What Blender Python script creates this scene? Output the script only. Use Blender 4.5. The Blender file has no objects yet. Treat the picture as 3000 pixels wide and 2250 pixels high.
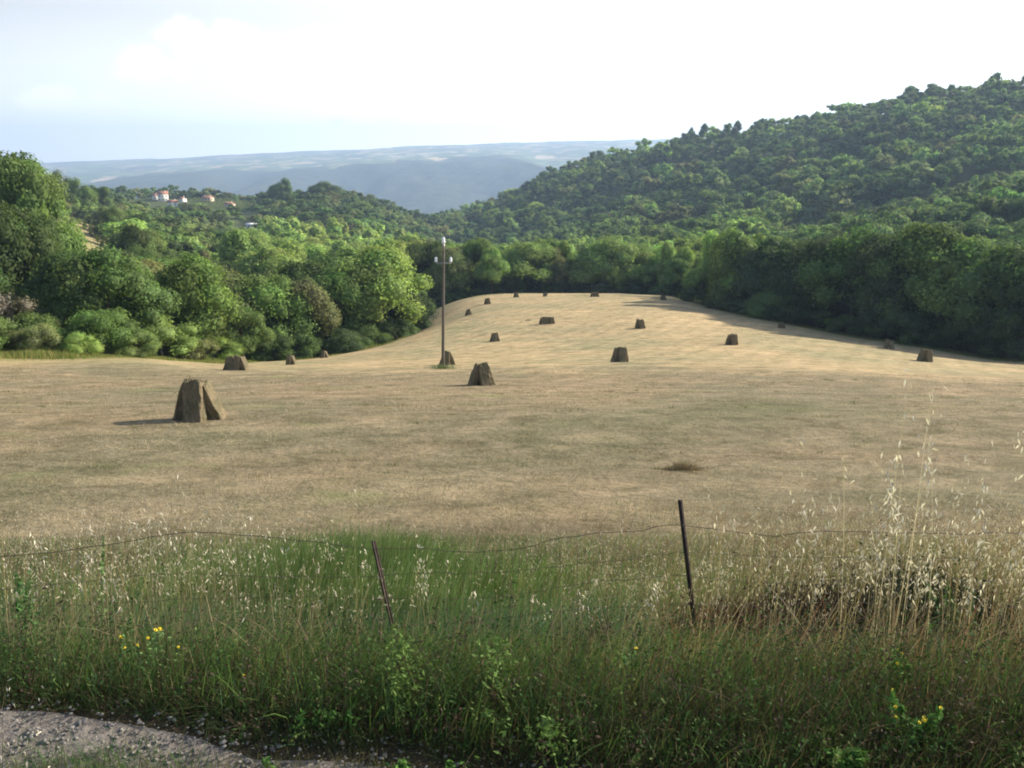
import bpy, math, random
import numpy as np
from mathutils import Vector, Matrix

R = math.radians
sc = bpy.context.scene
col = sc.collection

# ------------------------------------------------------------------ camera, world, sun, exposure
W, HH, F = 1024.0, 768.0, 850.0
PITCH = R(14.9)
CZ = 1.6
cd = bpy.data.cameras.new('camera'); cam = bpy.data.objects.new('camera', cd); col.objects.link(cam)
cam.location = (0, 0, CZ); cam.rotation_euler = (R(90) - PITCH, 0, 0)
cd.sensor_width = 36.0; cd.lens = F / W * 36.0; cd.clip_start = 0.05; cd.clip_end = 40000
sc.camera = cam
sc.view_settings.view_transform = 'Standard'; sc.view_settings.look = 'None'
sc.view_settings.gamma = 1.0; sc.view_settings.exposure = 1.12
sc.render.resolution_x = 1024; sc.render.resolution_y = 768
try:
    sc.cycles.filter_width = 1.9
    sc.cycles.max_bounces = 5; sc.cycles.diffuse_bounces = 3; sc.cycles.transmission_bounces = 3
    sc.cycles.volume_bounces = 0
except Exception: pass

SUN_AZ = R(61)      # measured from the view direction (+Y) towards +X
SUN_EL = R(27)
sd = Vector((math.cos(SUN_EL) * math.sin(SUN_AZ), math.cos(SUN_EL) * math.cos(SUN_AZ), math.sin(SUN_EL)))
sl = bpy.data.lights.new('sun', 'SUN'); sl.energy = 5.0; sl.angle = R(0.6); sl.color = (1.0, 0.90, 0.74)
so = bpy.data.objects.new('sun', sl); col.objects.link(so)
so.rotation_euler = (-sd).to_track_quat('-Z', 'Y').to_euler(); so.location = (60, 10, 60)

def pixdir(px, py):
    u = (px - W / 2) / F; v = (HH / 2 - py) / F
    return Vector((u, math.cos(PITCH) + v * math.sin(PITCH), -math.sin(PITCH) + v * math.cos(PITCH)))
def P(px, py, Y):
    d = pixdir(px, py); return Vector((d.x * Y / d.y, Y, CZ + d.z * Y / d.y))
def s_of_py(py): return math.tan(-PITCH + math.atan((HH / 2 - py) / F))
def a_of_px(px, py=300): d = pixdir(px, py); return d.x / d.y

world = bpy.data.worlds.new('World'); sc.world = world; world.use_nodes = True
nt = world.node_tree; nt.nodes.clear()
def N(nt, typ, **kw):
    n = nt.nodes.new(typ)
    for k, v in kw.items():
        if k.startswith('i_'):
            key = k[2:]; key = int(key) if key.isdigit() else key.replace('_', ' ')
            n.inputs[key].default_value = v
        else: setattr(n, k, v)
    return n
def build_world():
    L = nt.links.new
    out = N(nt, 'ShaderNodeOutputWorld'); bg = N(nt, 'ShaderNodeBackground'); bg.inputs[1].default_value = 0.10
    sky = N(nt, 'ShaderNodeTexSky', sky_type='NISHITA', sun_disc=False, sun_elevation=SUN_EL, sun_rotation=SUN_AZ,
            altitude=400.0, air_density=1.0, dust_density=2.0, ozone_density=1.0)
    tc = N(nt, 'ShaderNodeTexCoord')
    # thin high veil: brighter where the noise is, thicker towards the sun side
    mp = N(nt, 'ShaderNodeMapping'); mp.inputs['Scale'].default_value = (1, 1, 3.2); L(tc.outputs['Generated'], mp.inputs[0])
    nz = N(nt, 'ShaderNodeTexNoise', i_Scale=2.2, i_Detail=6.0, i_Roughness=0.55); L(mp.outputs[0], nz.inputs['Vector'])
    rp = N(nt, 'ShaderNodeMapRange', i_1=0.36, i_2=0.62, i_3=0.80, i_4=1.0); L(nz.outputs[0], rp.inputs[0])
    dt = N(nt, 'ShaderNodeVectorMath', operation='DOT_PRODUCT'); L(tc.outputs['Generated'], dt.inputs[0]); dt.inputs[1].default_value = (1, 0.15, 0.25)
    rs = N(nt, 'ShaderNodeMapRange', i_1=-0.55, i_2=0.35, i_3=0.0, i_4=0.75); L(dt.outputs['Value'], rs.inputs[0])
    ad = N(nt, 'ShaderNodeMath', operation='ADD', use_clamp=True); L(rp.outputs[0], ad.inputs[0]); L(rs.outputs[0], ad.inputs[1])
    sz = N(nt, 'ShaderNodeSeparateXYZ'); L(tc.outputs['Generated'], sz.inputs[0])
    ez = N(nt, 'ShaderNodeMapRange', i_1=0.28, i_2=0.58, i_3=0.96, i_4=0.10, interpolation_type='SMOOTHSTEP'); L(sz.outputs['Z'], ez.inputs[0])
    ey = N(nt, 'ShaderNodeMapRange', i_1=-0.6, i_2=0.3, i_3=0.35, i_4=1.0); L(sz.outputs['Y'], ey.inputs[0])
    ve = N(nt, 'ShaderNodeMath', operation='MULTIPLY'); L(ez.outputs[0], ve.inputs[0]); L(ey.outputs[0], ve.inputs[1])
    veil = N(nt, 'ShaderNodeMath', operation='MULTIPLY'); L(ad.outputs[0], veil.inputs[0]); L(ve.outputs[0], veil.inputs[1])
    hzr = N(nt, 'ShaderNodeMapRange', i_1=0.0, i_2=0.14, i_3=1.9, i_4=1.0); L(sz.outputs['Z'], hzr.inputs[0])
    hzc = N(nt, 'ShaderNodeVectorMath', operation='SCALE'); hzc.inputs[0].default_value = (3.95, 4.05, 4.2); sf = N(nt, 'ShaderNodeMapRange', i_1=-0.5, i_2=0.2, i_3=0.76, i_4=1.6); L(dt.outputs['Value'], sf.inputs[0]); hm = N(nt, 'ShaderNodeMath', operation='MULTIPLY'); L(hzr.outputs[0], hm.inputs[0]); L(sf.outputs[0], hm.inputs[1]); L(hm.outputs[0], hzc.inputs['Scale'])
    m1 = N(nt, 'ShaderNodeMixRGB'); L(hzc.outputs[0], m1.inputs[2])
    L(veil.outputs[0], m1.inputs[0]); L(sky.outputs[0], m1.inputs[1])
    # a few small cumulus puffs low on the left
    fac = None
    n2 = N(nt, 'ShaderNodeTexNoise', i_Scale=30.0, i_Detail=5.0, i_Roughness=0.6); L(tc.outputs['Generated'], n2.inputs['Vector'])
    for (px, py, r, amp) in [(184, 34, .026, 1), (194, 48, .026, 1), (235, 36, .026, 1), (256, 50, .030, 1), (146, 66, .034, 1), (54, 98, .026, 1), (38, 102, .02, .9), (318, 40, .024, .9), (102, 104, .024, .85), (180, 71, .022, .85), (288, 55, .02, .7), (125, 74, .02, .7), (205, 93, .018, .5), (335, 121, .014, .5), (395, 119, .014, .5)]:
        d = pixdir(px, py).normalized()
        vs = N(nt, 'ShaderNodeVectorMath', operation='SUBTRACT'); L(tc.outputs['Generated'], vs.inputs[0]); vs.inputs[1].default_value = d
        sc3 = N(nt, 'ShaderNodeVectorMath', operation='MULTIPLY'); L(vs.outputs[0], sc3.inputs[0]); sc3.inputs[1].default_value = (1, 1, 1.7)
        ln = N(nt, 'ShaderNodeVectorMath', operation='LENGTH'); L(sc3.outputs[0], ln.inputs[0])
        q = N(nt, 'ShaderNodeMapRange', i_1=0.0, i_2=r * 1.5, i_3=amp, i_4=0.0); L(ln.outputs['Value'], q.inputs[0])
        if fac is None: fac = q
        else:
            mx = N(nt, 'ShaderNodeMath', operation='MAXIMUM'); L(fac.outputs[0], mx.inputs[0]); L(q.outputs[0], mx.inputs[1]); fac = mx
    su = N(nt, 'ShaderNodeMath', operation='ADD'); L(fac.outputs[0], su.inputs[0]); L(n2.outputs[0], su.inputs[1])
    th = N(nt, 'ShaderNodeMapRange', i_1=0.72, i_2=1.15, i_3=0.0, i_4=1.0, interpolation_type='SMOOTHSTEP'); L(su.outputs[0], th.inputs[0])
    m2 = N(nt, 'ShaderNodeMixRGB'); m2.inputs[2].default_value = (6.6, 6.55, 6.5, 1)
    L(th.outputs[0], m2.inputs[0]); L(m1.outputs[0], m2.inputs[1])
    L(m2.outputs[0], bg.inputs[0]); L(bg.outputs[0], out.inputs[0])
build_world()

# ------------------------------------------------------------------ helpers
def tag(o, label=None, cat=None, group=None, kind=None):
    if label: o['label'] = label
    if cat: o['category'] = cat
    if group: o['group'] = group
    if kind: o['kind'] = kind
    return o
def empty(name, loc=(0, 0, 0), rz=0):
    o = bpy.data.objects.new(name, None); col.objects.link(o); o.location = loc; o.rotation_euler = (0, 0, rz); o.empty_display_size = 0.2
    return o
def mesh_np(name, verts, faces, mat, parent=None, colr=None, smooth=False, attr='col'):
    """faces: (n,3) or (n,4) int array, or list of such arrays"""
    if not isinstance(faces, (list, tuple)): faces = [faces]
    me = bpy.data.meshes.new(name)
    verts = np.asarray(verts, dtype=np.float32).reshape(-1, 3)
    me.vertices.add(len(verts)); me.vertices.foreach_set('co', verts.ravel())
    nl = sum(f.size for f in faces); nf = sum(len(f) for f in faces)
    me.loops.add(nl); me.polygons.add(nf)
    me.loops.foreach_set('vertex_index', np.concatenate([f.ravel() for f in faces]).astype(np.int32))
    tot = np.concatenate([np.full(len(f), f.shape[1], dtype=np.int32) for f in faces])
    st = np.concatenate([[0], np.cumsum(tot)[:-1]]).astype(np.int32)
    me.polygons.foreach_set('loop_start', st)
    if smooth: me.polygons.foreach_set('use_smooth', np.ones(nf, dtype=bool))
    if colr is not None:
        ca = me.color_attributes.new(attr, 'FLOAT_COLOR', 'POINT')
        c4 = np.ones((len(verts), 4), dtype=np.float32); c4[:, :3] = colr
        ca.data.foreach_set('color', c4.ravel())
    me.update(calc_edges=True)
    me.materials.append(mat)
    o = bpy.data.objects.new(name, me); col.objects.link(o)
    if parent: o.parent = parent
    return o
def vnoise(x, y, seed=0, octs=4, pers=0.5):
    """smooth value noise in [-1,1]"""
    out = np.zeros_like(np.asarray(x, dtype=float)); amp = 1.0; tot = 0
    rs = np.random.RandomState(seed)
    for o in range(octs):
        tab = rs.rand(64, 64) * 2 - 1
        ox, oy = rs.rand(2) * 50
        fx = x * 2 ** o + ox; fy = y * 2 ** o + oy
        ix = np.floor(fx).astype(int); iy = np.floor(fy).astype(int)
        tx = fx - ix; ty = fy - iy; tx = tx * tx * (3 - 2 * tx); ty = ty * ty * (3 - 2 * ty)
        g = lambda a, b: tab[a & 63, b & 63]
        v = (g(ix, iy) * (1 - tx) + g(ix + 1, iy) * tx) * (1 - ty) + (g(ix, iy + 1) * (1 - tx) + g(ix + 1, iy + 1) * tx) * ty
        out += v * amp; tot += amp; amp *= pers
    return out / tot

# ------------------------------------------------------------------ materials
def new_mat(name):
    m = bpy.data.materials.new(name); m.use_nodes = True; m.node_tree.nodes.clear()
    return m, m.node_tree
def ramp(t, stops, interp='LINEAR'):
    r = t.nodes.new('ShaderNodeValToRGB'); r.color_ramp.interpolation = interp
    e = r.color_ramp.elements
    while len(e) > 1: e.remove(e[0])
    e[0].position = stops[0][0]; e[0].color = (*stops[0][1], 1)
    for p, c in stops[1:]:
        k = e.new(p); k.color = (*c, 1)
    return r
def simple_mat(name, c1, c2, scale=8.0, rough=0.8, spec=0.2, bump=0.0, detail=5.0, stretch=None, metallic=0.0):
    m, t = new_mat(name); L = t.links.new
    o = N(t, 'ShaderNodeOutputMaterial'); b = N(t, 'ShaderNodeBsdfPrincipled'); L(b.outputs[0], o.inputs[0])
    tc = N(t, 'ShaderNodeTexCoord'); nz = N(t, 'ShaderNodeTexNoise', i_Scale=scale, i_Detail=detail, i_Roughness=0.6)
    if stretch:
        mp = N(t, 'ShaderNodeMapping'); mp.inputs['Scale'].default_value = stretch
        L(tc.outputs['Object'], mp.inputs[0]); L(mp.outputs[0], nz.inputs['Vector'])
    else: L(tc.outputs['Object'], nz.inputs['Vector'])
    r = ramp(t, [(0.3, c1), (0.7, c2)]); L(nz.outputs[0], r.inputs[0]); L(r.outputs[0], b.inputs['Base Color'])
    b.inputs['Roughness'].default_value = rough; b.inputs['Specular IOR Level'].default_value = spec; b.inputs['Metallic'].default_value = metallic
    if bump:
        bp = N(t, 'ShaderNodeBump', i_Strength=bump, i_Distance=0.03); L(nz.outputs[0], bp.inputs['Height']); L(bp.outputs[0], b.inputs['Normal'])
    return m
def leaf_mat(name, use_obj_color, trans=0.28, rough=0.6, spec=0.25, tcol=(1.15, 1.2, 0.75)):
    m, t = new_mat(name); L = t.links.new
    o = N(t, 'ShaderNodeOutputMaterial'); b = N(t, 'ShaderNodeBsdfPrincipled', i_Roughness=rough)
    b.inputs['Specular IOR Level'].default_value = spec
    at = N(t, 'ShaderNodeAttribute', attribute_name='col')
    src = at.outputs['Color']
    if use_obj_color:
        oi = N(t, 'ShaderNodeObjectInfo'); mu = N(t, 'ShaderNodeMixRGB', blend_type='MULTIPLY', i_0=1.0)
        L(oi.outputs['Color'], mu.inputs[1]); L(src, mu.inputs[2]); src = mu.outputs[0]
    L(src, b.inputs['Base Color'])
    tr = N(t, 'ShaderNodeBsdfTranslucent')
    hs = N(t, 'ShaderNodeMixRGB', blend_type='MULTIPLY', i_0=1.0); hs.inputs[2].default_value = (*tcol, 1); L(src, hs.inputs[1]); L(hs.outputs[0], tr.inputs[0])
    mx = N(t, 'ShaderNodeMixShader', i_0=trans); L(b.outputs[0], mx.inputs[1]); L(tr.outputs[0], mx.inputs[2]); L(mx.outputs[0], o.inputs[0])
    return m
M_CROWN = leaf_mat('foliage_object_tint', True, 0.4, 0.75, 0.08)
M_WOOD = leaf_mat('foliage_vertex_tint', False, 0.4, 0.75, 0.08)
M_BLADE = leaf_mat('grass_vertex_tint', False, 0.3, 0.7, 0.08, (1.1, 1.12, 0.85))
M_BARK = simple_mat('bark', (.05, .04, .03), (.13, .11, .085), 6, 0.9, 0.1, 0.5, stretch=(3, 3, .7))

def field_material():
    m, t = new_mat('mown_field'); L = t.links.new
    o = N(t, 'ShaderNodeOutputMaterial'); b = N(t, 'ShaderNodeBsdfPrincipled', i_Roughness=0.95); L(b.outputs[0], o.inputs[0])
    b.inputs['Specular IOR Level'].default_value = 0.08
    g = N(t, 'ShaderNodeNewGeometry')
    at = N(t, 'ShaderNodeAttribute', attribute_name='col'); sp = N(t, 'ShaderNodeSeparateColor'); L(at.outputs['Color'], sp.inputs[0])
    # straw with patches
    n1 = N(t, 'ShaderNodeTexNoise', i_Scale=0.055, i_Detail=7.0, i_Roughness=0.62, i_Distortion=0.6); L(g.outputs['Position'], n1.inputs['Vector'])
    r1 = ramp(t, [(0.31, (.20, .19, .10)), (0.42, (.30, .255, .15)), (0.54, (.35, .272, .158)), (0.68, (.43, .33, .195))]); L(n1.outputs[0], r1.inputs[0])
    mp = N(t, 'ShaderNodeMapping'); mp.inputs['Scale'].default_value = (0.10, 0.7, 0.6); mp.inputs['Rotation'].default_value = (0, 0, R(14)); L(g.outputs['Position'], mp.inputs[0])
    n2 = N(t, 'ShaderNodeTexNoise', i_Scale=0.9, i_Detail=7.0, i_Roughness=0.68, i_Distortion=0.5); L(mp.outputs[0], n2.inputs['Vector'])
    r2 = ramp(t, [(0.30, (.62, .62, .55)), (0.5, (.98, .97, .95)), (0.72, (1.35, 1.28, 1.2))]); L(n2.outputs[0], r2.inputs[0])
    n5 = N(t, 'ShaderNodeTexNoise', i_Scale=0.9, i_Detail=6.0, i_Roughness=0.7, i_Distortion=1.0); L(g.outputs['Position'], n5.inputs['Vector'])
    r5 = ramp(t, [(0.30, (.42, .45, .34)), (0.5, (1, 1, 1)), (0.68, (1.5, 1.45, 1.45))]); L(n5.outputs[0], r5.inputs[0])
    m0 = N(t, 'ShaderNodeMixRGB', blend_type='MULTIPLY', i_0=0.8); L(r1.outputs[0], m0.inputs[1]); L(r5.outputs[0], m0.inputs[2]); r1 = m0
    m1 = N(t, 'ShaderNodeMixRGB', blend_type='MULTIPLY', i_0=0.6); L(r1.outputs[0], m1.inputs[1]); L(r2.outputs[0], m1.inputs[2])
    n3 = N(t, 'ShaderNodeTexNoise', i_Scale=7.0, i_Detail=6.0, i_Roughness=0.7); L(g.outputs['Position'], n3.inputs['Vector'])
    r3 = ramp(t, [(0.28, (.5, .5, .46)), (0.5, (1, 1, 1)), (0.72, (1.4, 1.35, 1.3))]); L(n3.outputs[0], r3.inputs[0])
    m2 = N(t, 'ShaderNodeMixRGB', blend_type='MULTIPLY', i_0=0.75); L(m1.outputs[0], m2.inputs[1]); L(r3.outputs[0], m2.inputs[2])
    mw_ = N(t, 'ShaderNodeMapping'); mw_.inputs['Rotation'].default_value = (0, 0, R(24)); L(g.outputs['Position'], mw_.inputs[0])
    wv = N(t, 'ShaderNodeTexWave', i_Scale=0.13, i_Distortion=9.0, i_Detail=3.0, i_2=5.0); wv.inputs['Detail Scale'].default_value = 0.35; L(mw_.outputs[0], wv.inputs['Vector'])
    rwv = ramp(t, [(0.1, (.92, .935, .91)), (0.6, (1.03, 1.03, 1.02))]); L(wv.outputs[0], rwv.inputs[0])
    mwv = N(t, 'ShaderNodeMixRGB', blend_type='MULTIPLY', i_0=1.0); L(m2.outputs[0], mwv.inputs[1]); L(rwv.outputs[0], mwv.inputs[2]); m2 = mwv
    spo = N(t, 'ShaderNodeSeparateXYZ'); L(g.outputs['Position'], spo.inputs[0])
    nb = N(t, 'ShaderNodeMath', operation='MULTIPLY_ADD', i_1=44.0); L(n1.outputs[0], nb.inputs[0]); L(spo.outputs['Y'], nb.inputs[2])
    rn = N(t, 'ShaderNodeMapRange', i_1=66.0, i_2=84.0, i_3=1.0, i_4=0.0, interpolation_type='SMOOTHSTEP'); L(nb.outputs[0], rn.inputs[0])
    mn = N(t, 'ShaderNodeMixRGB', blend_type='MULTIPLY'); mn.inputs[2].default_value = (.67, .68, .74, 1); L(rn.outputs[0], mn.inputs[0]); L(m2.outputs[0], mn.inputs[1]); m2 = mn  # near field darkened in its colour, standing in for a soft shadow
    # small green tufts
    n4 = N(t, 'ShaderNodeTexNoise', i_Scale=0.33, i_Detail=5.0, i_Roughness=0.6); L(g.outputs['Position'], n4.inputs['Vector'])
    r4 = N(t, 'ShaderNodeMapRange', i_1=0.60, i_2=0.72, i_3=0.0, i_4=0.6); L(n4.outputs[0], r4.inputs[0])
    m3 = N(t, 'ShaderNodeMixRGB'); m3.inputs[2].default_value = (.20, .22, .085, 1); L(r4.outputs[0], m3.inputs[0]); L(m2.outputs[0], m3.inputs[1])
    # G: green rim, R: woodland floor
    m4 = N(t, 'ShaderNodeMixRGB'); m4.inputs[2].default_value = (.25, .225, .10, 1); L(sp.outputs[1], m4.inputs[0]); L(m3.outputs[0], m4.inputs[1])
    rw = ramp(t, [(0.3, (.045, .06, .02)), (0.7, (.10, .12, .045))]); L(n3.outputs[0], rw.inputs[0])
    m5 = N(t, 'ShaderNodeMixRGB'); L(sp.outputs[0], m5.inputs[0]); L(m4.outputs[0], m5.inputs[1]); L(rw.outputs[0], m5.inputs[2])
    # B: bare earth bank under the weeds
    m6 = N(t, 'ShaderNodeMixRGB'); m6.inputs[2].default_value = (.075, .06, .035, 1); L(sp.outputs[2], m6.inputs[0]); L(m5.outputs[0], m6.inputs[1])
    L(m6.outputs[0], b.inputs['Base Color'])
    bp = N(t, 'ShaderNodeBump', i_Strength=0.9, i_Distance=0.12); L(n3.outputs[0], bp.inputs['Height']); L(bp.outputs[0], b.inputs['Normal'])
    return m
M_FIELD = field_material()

def far_material():
    m, t = new_mat('far_countryside'); L = t.links.new
    o = N(t, 'ShaderNodeOutputMaterial'); b = N(t, 'ShaderNodeBsdfPrincipled', i_Roughness=0.95); L(b.outputs[0], o.inputs[0])
    b.inputs['Specular IOR Level'].default_value = 0.05
    g = N(t, 'ShaderNodeNewGeometry')
    mp = N(t, 'ShaderNodeMapping'); mp.inputs['Scale'].default_value = (0.0085, 0.0042, 0.0); L(g.outputs['Position'], mp.inputs[0])
    wn = N(t, 'ShaderNodeTexNoise', i_Scale=1.6, i_Detail=3.0); L(mp.outputs[0], wn.inputs['Vector'])
    mxv = N(t, 'ShaderNodeMixRGB', i_0=0.22); L(mp.outputs[0], mxv.inputs[1]); L(wn.outputs['Color'], mxv.inputs[2])
    vo = N(t, 'ShaderNodeTexVoronoi', i_Scale=1.9); L(mxv.outputs[0], vo.inputs['Vector'])
    sp = N(t, 'ShaderNodeSeparateColor'); L(vo.outputs['Color'], sp.inputs[0])
    rf = ramp(t, [(0.0, (.09, .13, .055)), (0.35, (.09, .13, .055)), (0.48, (.16, .22, .08)), (0.66, (.36, .30, .18)), (0.8, (.13, .17, .075)), (0.90, (.52, .42, .25))], 'CONSTANT'); L(sp.outputs[0], rf.inputs[0])
    nw = N(t, 'ShaderNodeTexNoise', i_Scale=0.02, i_Detail=8.0, i_Roughness=0.75); L(g.outputs['Position'], nw.inputs['Vector'])
    rw = ramp(t, [(0.35, (.018, .028, .016)), (0.65, (.075, .095, .05))]); L(nw.outputs[0], rw.inputs[0])
    at = N(t, 'ShaderNodeAttribute', attribute_name='col'); sa = N(t, 'ShaderNodeSeparateColor'); L(at.outputs['Color'], sa.inputs[0])
    nm = N(t, 'ShaderNodeTexNoise', i_Scale=0.0016, i_Detail=8.0, i_Roughness=0.6); L(g.outputs['Position'], nm.inputs['Vector'])
    ad = N(t, 'ShaderNodeMath', operation='ADD'); L(nm.outputs[0], ad.inputs[0]); L(sa.outputs[0], ad.inputs[1])
    th = N(t, 'ShaderNodeMapRange', i_1=0.97, i_2=1.03, i_3=0.0, i_4=1.0); L(ad.outputs[0], th.inputs[0])
    mx = N(t, 'ShaderNodeMixRGB'); L(th.outputs[0], mx.inputs[0]); L(rw.outputs[0], mx.inputs[1]); L(rf.outputs[0], mx.inputs[2])
    L(mx.outputs[0], b.inputs['Base Color'])
    bp = N(t, 'ShaderNodeBump', i_Strength=0.8, i_Distance=14.0); L(nw.outputs[0], bp.inputs['Height']); L(bp.outputs[0], b.inputs['Normal'])
    return m
M_FAR = far_material()

# ------------------------------------------------------------------ terrain
NEARZ = [(1.2, -1.6), (2.35, -1.63), (3.1, -2.0), (4.0, -2.65), (5.0, -3.2), (6.5, -3.6), (8.5, -4.0), (12, -4.75), (21, -6.35), (38, -10.25)]
FARC = [(1500, 252), (2200, 246), (3000, 236)]
def hz(px):
    return float(np.interp(px, [-200, 0, 60, 175, 300, 450, 640, 800, 1300], [172, 166, 162, 159, 152, 144.5, 139.5, 138, 137]))
COLS = {
 -300: [(55, 352), (70, 330), (90, 290), (130, 240), (170, 215), (260, 200), (400, 196), (800, 197), (1000, 205)],
 0:   [(55, 363), (64, 353), (80, 342), (100, 312), (130, 270), (160, 245), (200, 222), (260, 205), (400, 200), (600, 200), (800, 200), (1000, 206)],
 128: [(55, 366), (66, 355), (80, 358), (100, 350), (130, 328), (160, 304), (200, 280), (260, 256), (350, 238), (450, 226), (600, 214), (800, 204), (1000, 212)],
 190: [(55, 371), (72, 362), (85, 366), (100, 366), (130, 350), (160, 330), (200, 300), (260, 275), (350, 252), (450, 236), (600, 220), (800, 201), (880, 203), (1000, 210)],
 256: [(55, 371.5), (80, 363), (90, 361), (103, 372), (130, 367), (160, 350), (200, 325), (260, 300), (350, 272), (450, 250), (600, 224), (800, 200), (900, 202), (1100, 208)],
 340: [(55, 370), (80, 361), (96, 354), (104, 352), (120, 364), (160, 356), (200, 337), (260, 317), (350, 288), (450, 258), (550, 226), (700, 198), (850, 206)],
 400: [(55, 369), (80, 356), (100, 345), (120, 334), (132, 345), (160, 345), (200, 330), (260, 314), (350, 292), (450, 270), (550, 248), (700, 221), (800, 214), (1000, 220)],
 448: [(55, 369), (80, 354), (100, 341), (130, 318), (160, 301), (185, 294), (220, 303), (300, 292), (400, 285), (500, 275), (600, 262), (700, 250), (800, 240), (900, 232), (1050, 226)],
 512: [(55, 368), (80, 352), (100, 338), (130, 311), (160, 297), (190, 291.5), (230, 302), (300, 290), (400, 280), (500, 262), (600, 244), (700, 224), (800, 203), (900, 191), (1050, 198)],
 640: [(55, 367), (80, 349), (100, 331), (130, 309), (160, 297), (190, 292), (230, 299), (300, 284), (400, 262), (500, 236), (600, 208), (700, 178), (800, 155), (880, 147), (1000, 156)],
 768: [(55, 368), (80, 347), (100, 334), (130, 320), (160, 313), (220, 296), (300, 260), (360, 240), (430, 232), (500, 205), (600, 166), (700, 138), (780, 126), (900, 134)],
 896: [(55, 371), (80, 357), (100, 346), (130, 338), (160, 325), (220, 285), (280, 240), (330, 214), (400, 208), (500, 158), (600, 120), (680, 101), (800, 108)],
 1024: [(40, 388), (55, 379), (74, 371), (100, 362), (130, 345), (160, 322), (220, 265), (280, 215), (330, 188), (400, 180), (500, 122), (600, 86), (660, 80), (800, 92)],
 1300: [(40, 385), (55, 372), (74, 360), (100, 345), (130, 325), (160, 300), (220, 245), (280, 200), (330, 175), (400, 160), (500, 100), (600, 60), (660, 55), (800, 70)],
}
NL = 480; LN0, LN1 = math.log(1.2), math.log(14000.0)
lngrid = np.linspace(LN0, LN1, NL); Yg = np.exp(lngrid)
pxs = sorted(COLS)
tab = []
for px in pxs:
    pts = [(Y, z / Y) for Y, z in NEARZ if Y < 30] + ([(38, s_of_py(387.5 if px < 900 else 388.5 + (px > 1000)))] if COLS[px][0][0] > 40 else [])
    adj = 4 if px >= 512 else (4 if px == 448 else (2 if px > 200 else 0))
    pts += [(Y, s_of_py(p + (adj if Y >= 480 else 0))) for Y, p in COLS[px]] + [(Y, s_of_py(p)) for Y, p in FARC]
    h = hz(px); pts += [(3800, s_of_py(h + 48)), (4500, s_of_py(h + 27)), (5500, s_of_py(h + 15)), (7000, s_of_py(h + 6)), (9000, s_of_py(h)), (14000, s_of_py(h + 2))]
    pts.sort()
    tab.append(np.interp(lngrid, [math.log(p[0]) for p in pts], [p[1] for p in pts]))
tab = np.array(tab)
A0, A1, NA = -0.98, 0.98, 393
agrid = np.linspace(A0, A1, NA)
acol = np.array([a_of_px(p) for p in pxs])
T = np.array([np.interp(agrid, acol, tab[:, j]) for j in range(NL)]).T     # (NA, NL)
def blur(Tm, n, ax):
    k = np.ones(n) / n; pad = n // 2
    return np.apply_along_axis(lambda v: np.convolve(np.pad(v, pad, mode='edge'), k, mode='valid'), ax, Tm)
T = blur(blur(T, 7, 1), 5, 1)
T = blur(blur(T, 17, 0), 13, 0)
def Hraw(x, y):
    x = np.asarray(x, float); y = np.asarray(y, float)
    yc = np.clip(y, 2.0, 13900)
    a = np.clip(x / np.maximum(yc, 0.01), A0, A1)
    fi = (a - A0) / (A1 - A0) * (NA - 1); fj = (np.log(yc) - LN0) / (LN1 - LN0) * (NL - 1)
    i = np.clip(fi.astype(int), 0, NA - 2); j = np.clip(fj.astype(int), 0, NL - 2); ti = fi - i; tj = fj - j
    s = (T[i, j] * (1 - ti) + T[i + 1, j] * ti) * (1 - tj) + (T[i, j + 1] * (1 - ti) + T[i + 1, j + 1] * ti) * tj
    return CZ + s * yc
def Hgt(x, y):
    x = np.asarray(x, float); y = np.asarray(y, float)
    z = Hraw(x, y)
    z = z + 0.10 * vnoise(x * .25, y * .25, 3, 3) * np.clip((y - 2.6) / 6, 0, 1) * np.clip(y / 15, .3, 1)
    z = z + (1.2 * vnoise(x * .03, y * .03, 4, 3) + 7.0 * vnoise(x / 75, y / 95, 14, 2)) * np.clip((y - 260) / 140, 0, 1) * np.clip((1300 - y) / 200, 0, 1)
    f = np.clip((y - 2600) / 1200, 0, 1)
    rid = 1 - np.abs(vnoise(x / 650, y / 1500, 5, 4))
    z = z + f * (rid - .7) * 170 * np.clip(1.25 - (y - 3800) / 2200, .2, 1)
    return z
def ground(px, py, ymax=1500):
    d = pixdir(px, py); sx = d.x / d.y; s = d.z / d.y
    Ys = np.exp(np.arange(math.log(1.5), math.log(ymax), .004)); hit = CZ + s * Ys <= Hgt(sx * Ys, Ys)
    Y = float(Ys[np.argmax(hit)]) if hit.any() else float(Ys[-1])
    return Vector((sx * Y, Y, float(Hgt(sx * Y, Y))))
def onground(x, y, dz=0.0): return Vector((x, y, float(Hgt(x, y)) + dz))

YE_PX = [-300, 0, 60, 128, 200, 256, 300, 340, 384, 405, 414, 430, 512, 640, 672, 700, 735, 782, 850, 896, 940, 1024, 1300]
YE_V = [45, 60, 62, 66, 80, 90, 98, 104, 114, 124, 158, 190, 200, 200, 186, 162, 143, 130, 118, 111, 105, 95, 76]
YE_A = [a_of_px(p) for p in YE_PX]
def Yend(x, y): return np.interp(np.asarray(x, float) / np.maximum(y, 1.0), YE_A, YE_V)

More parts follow.
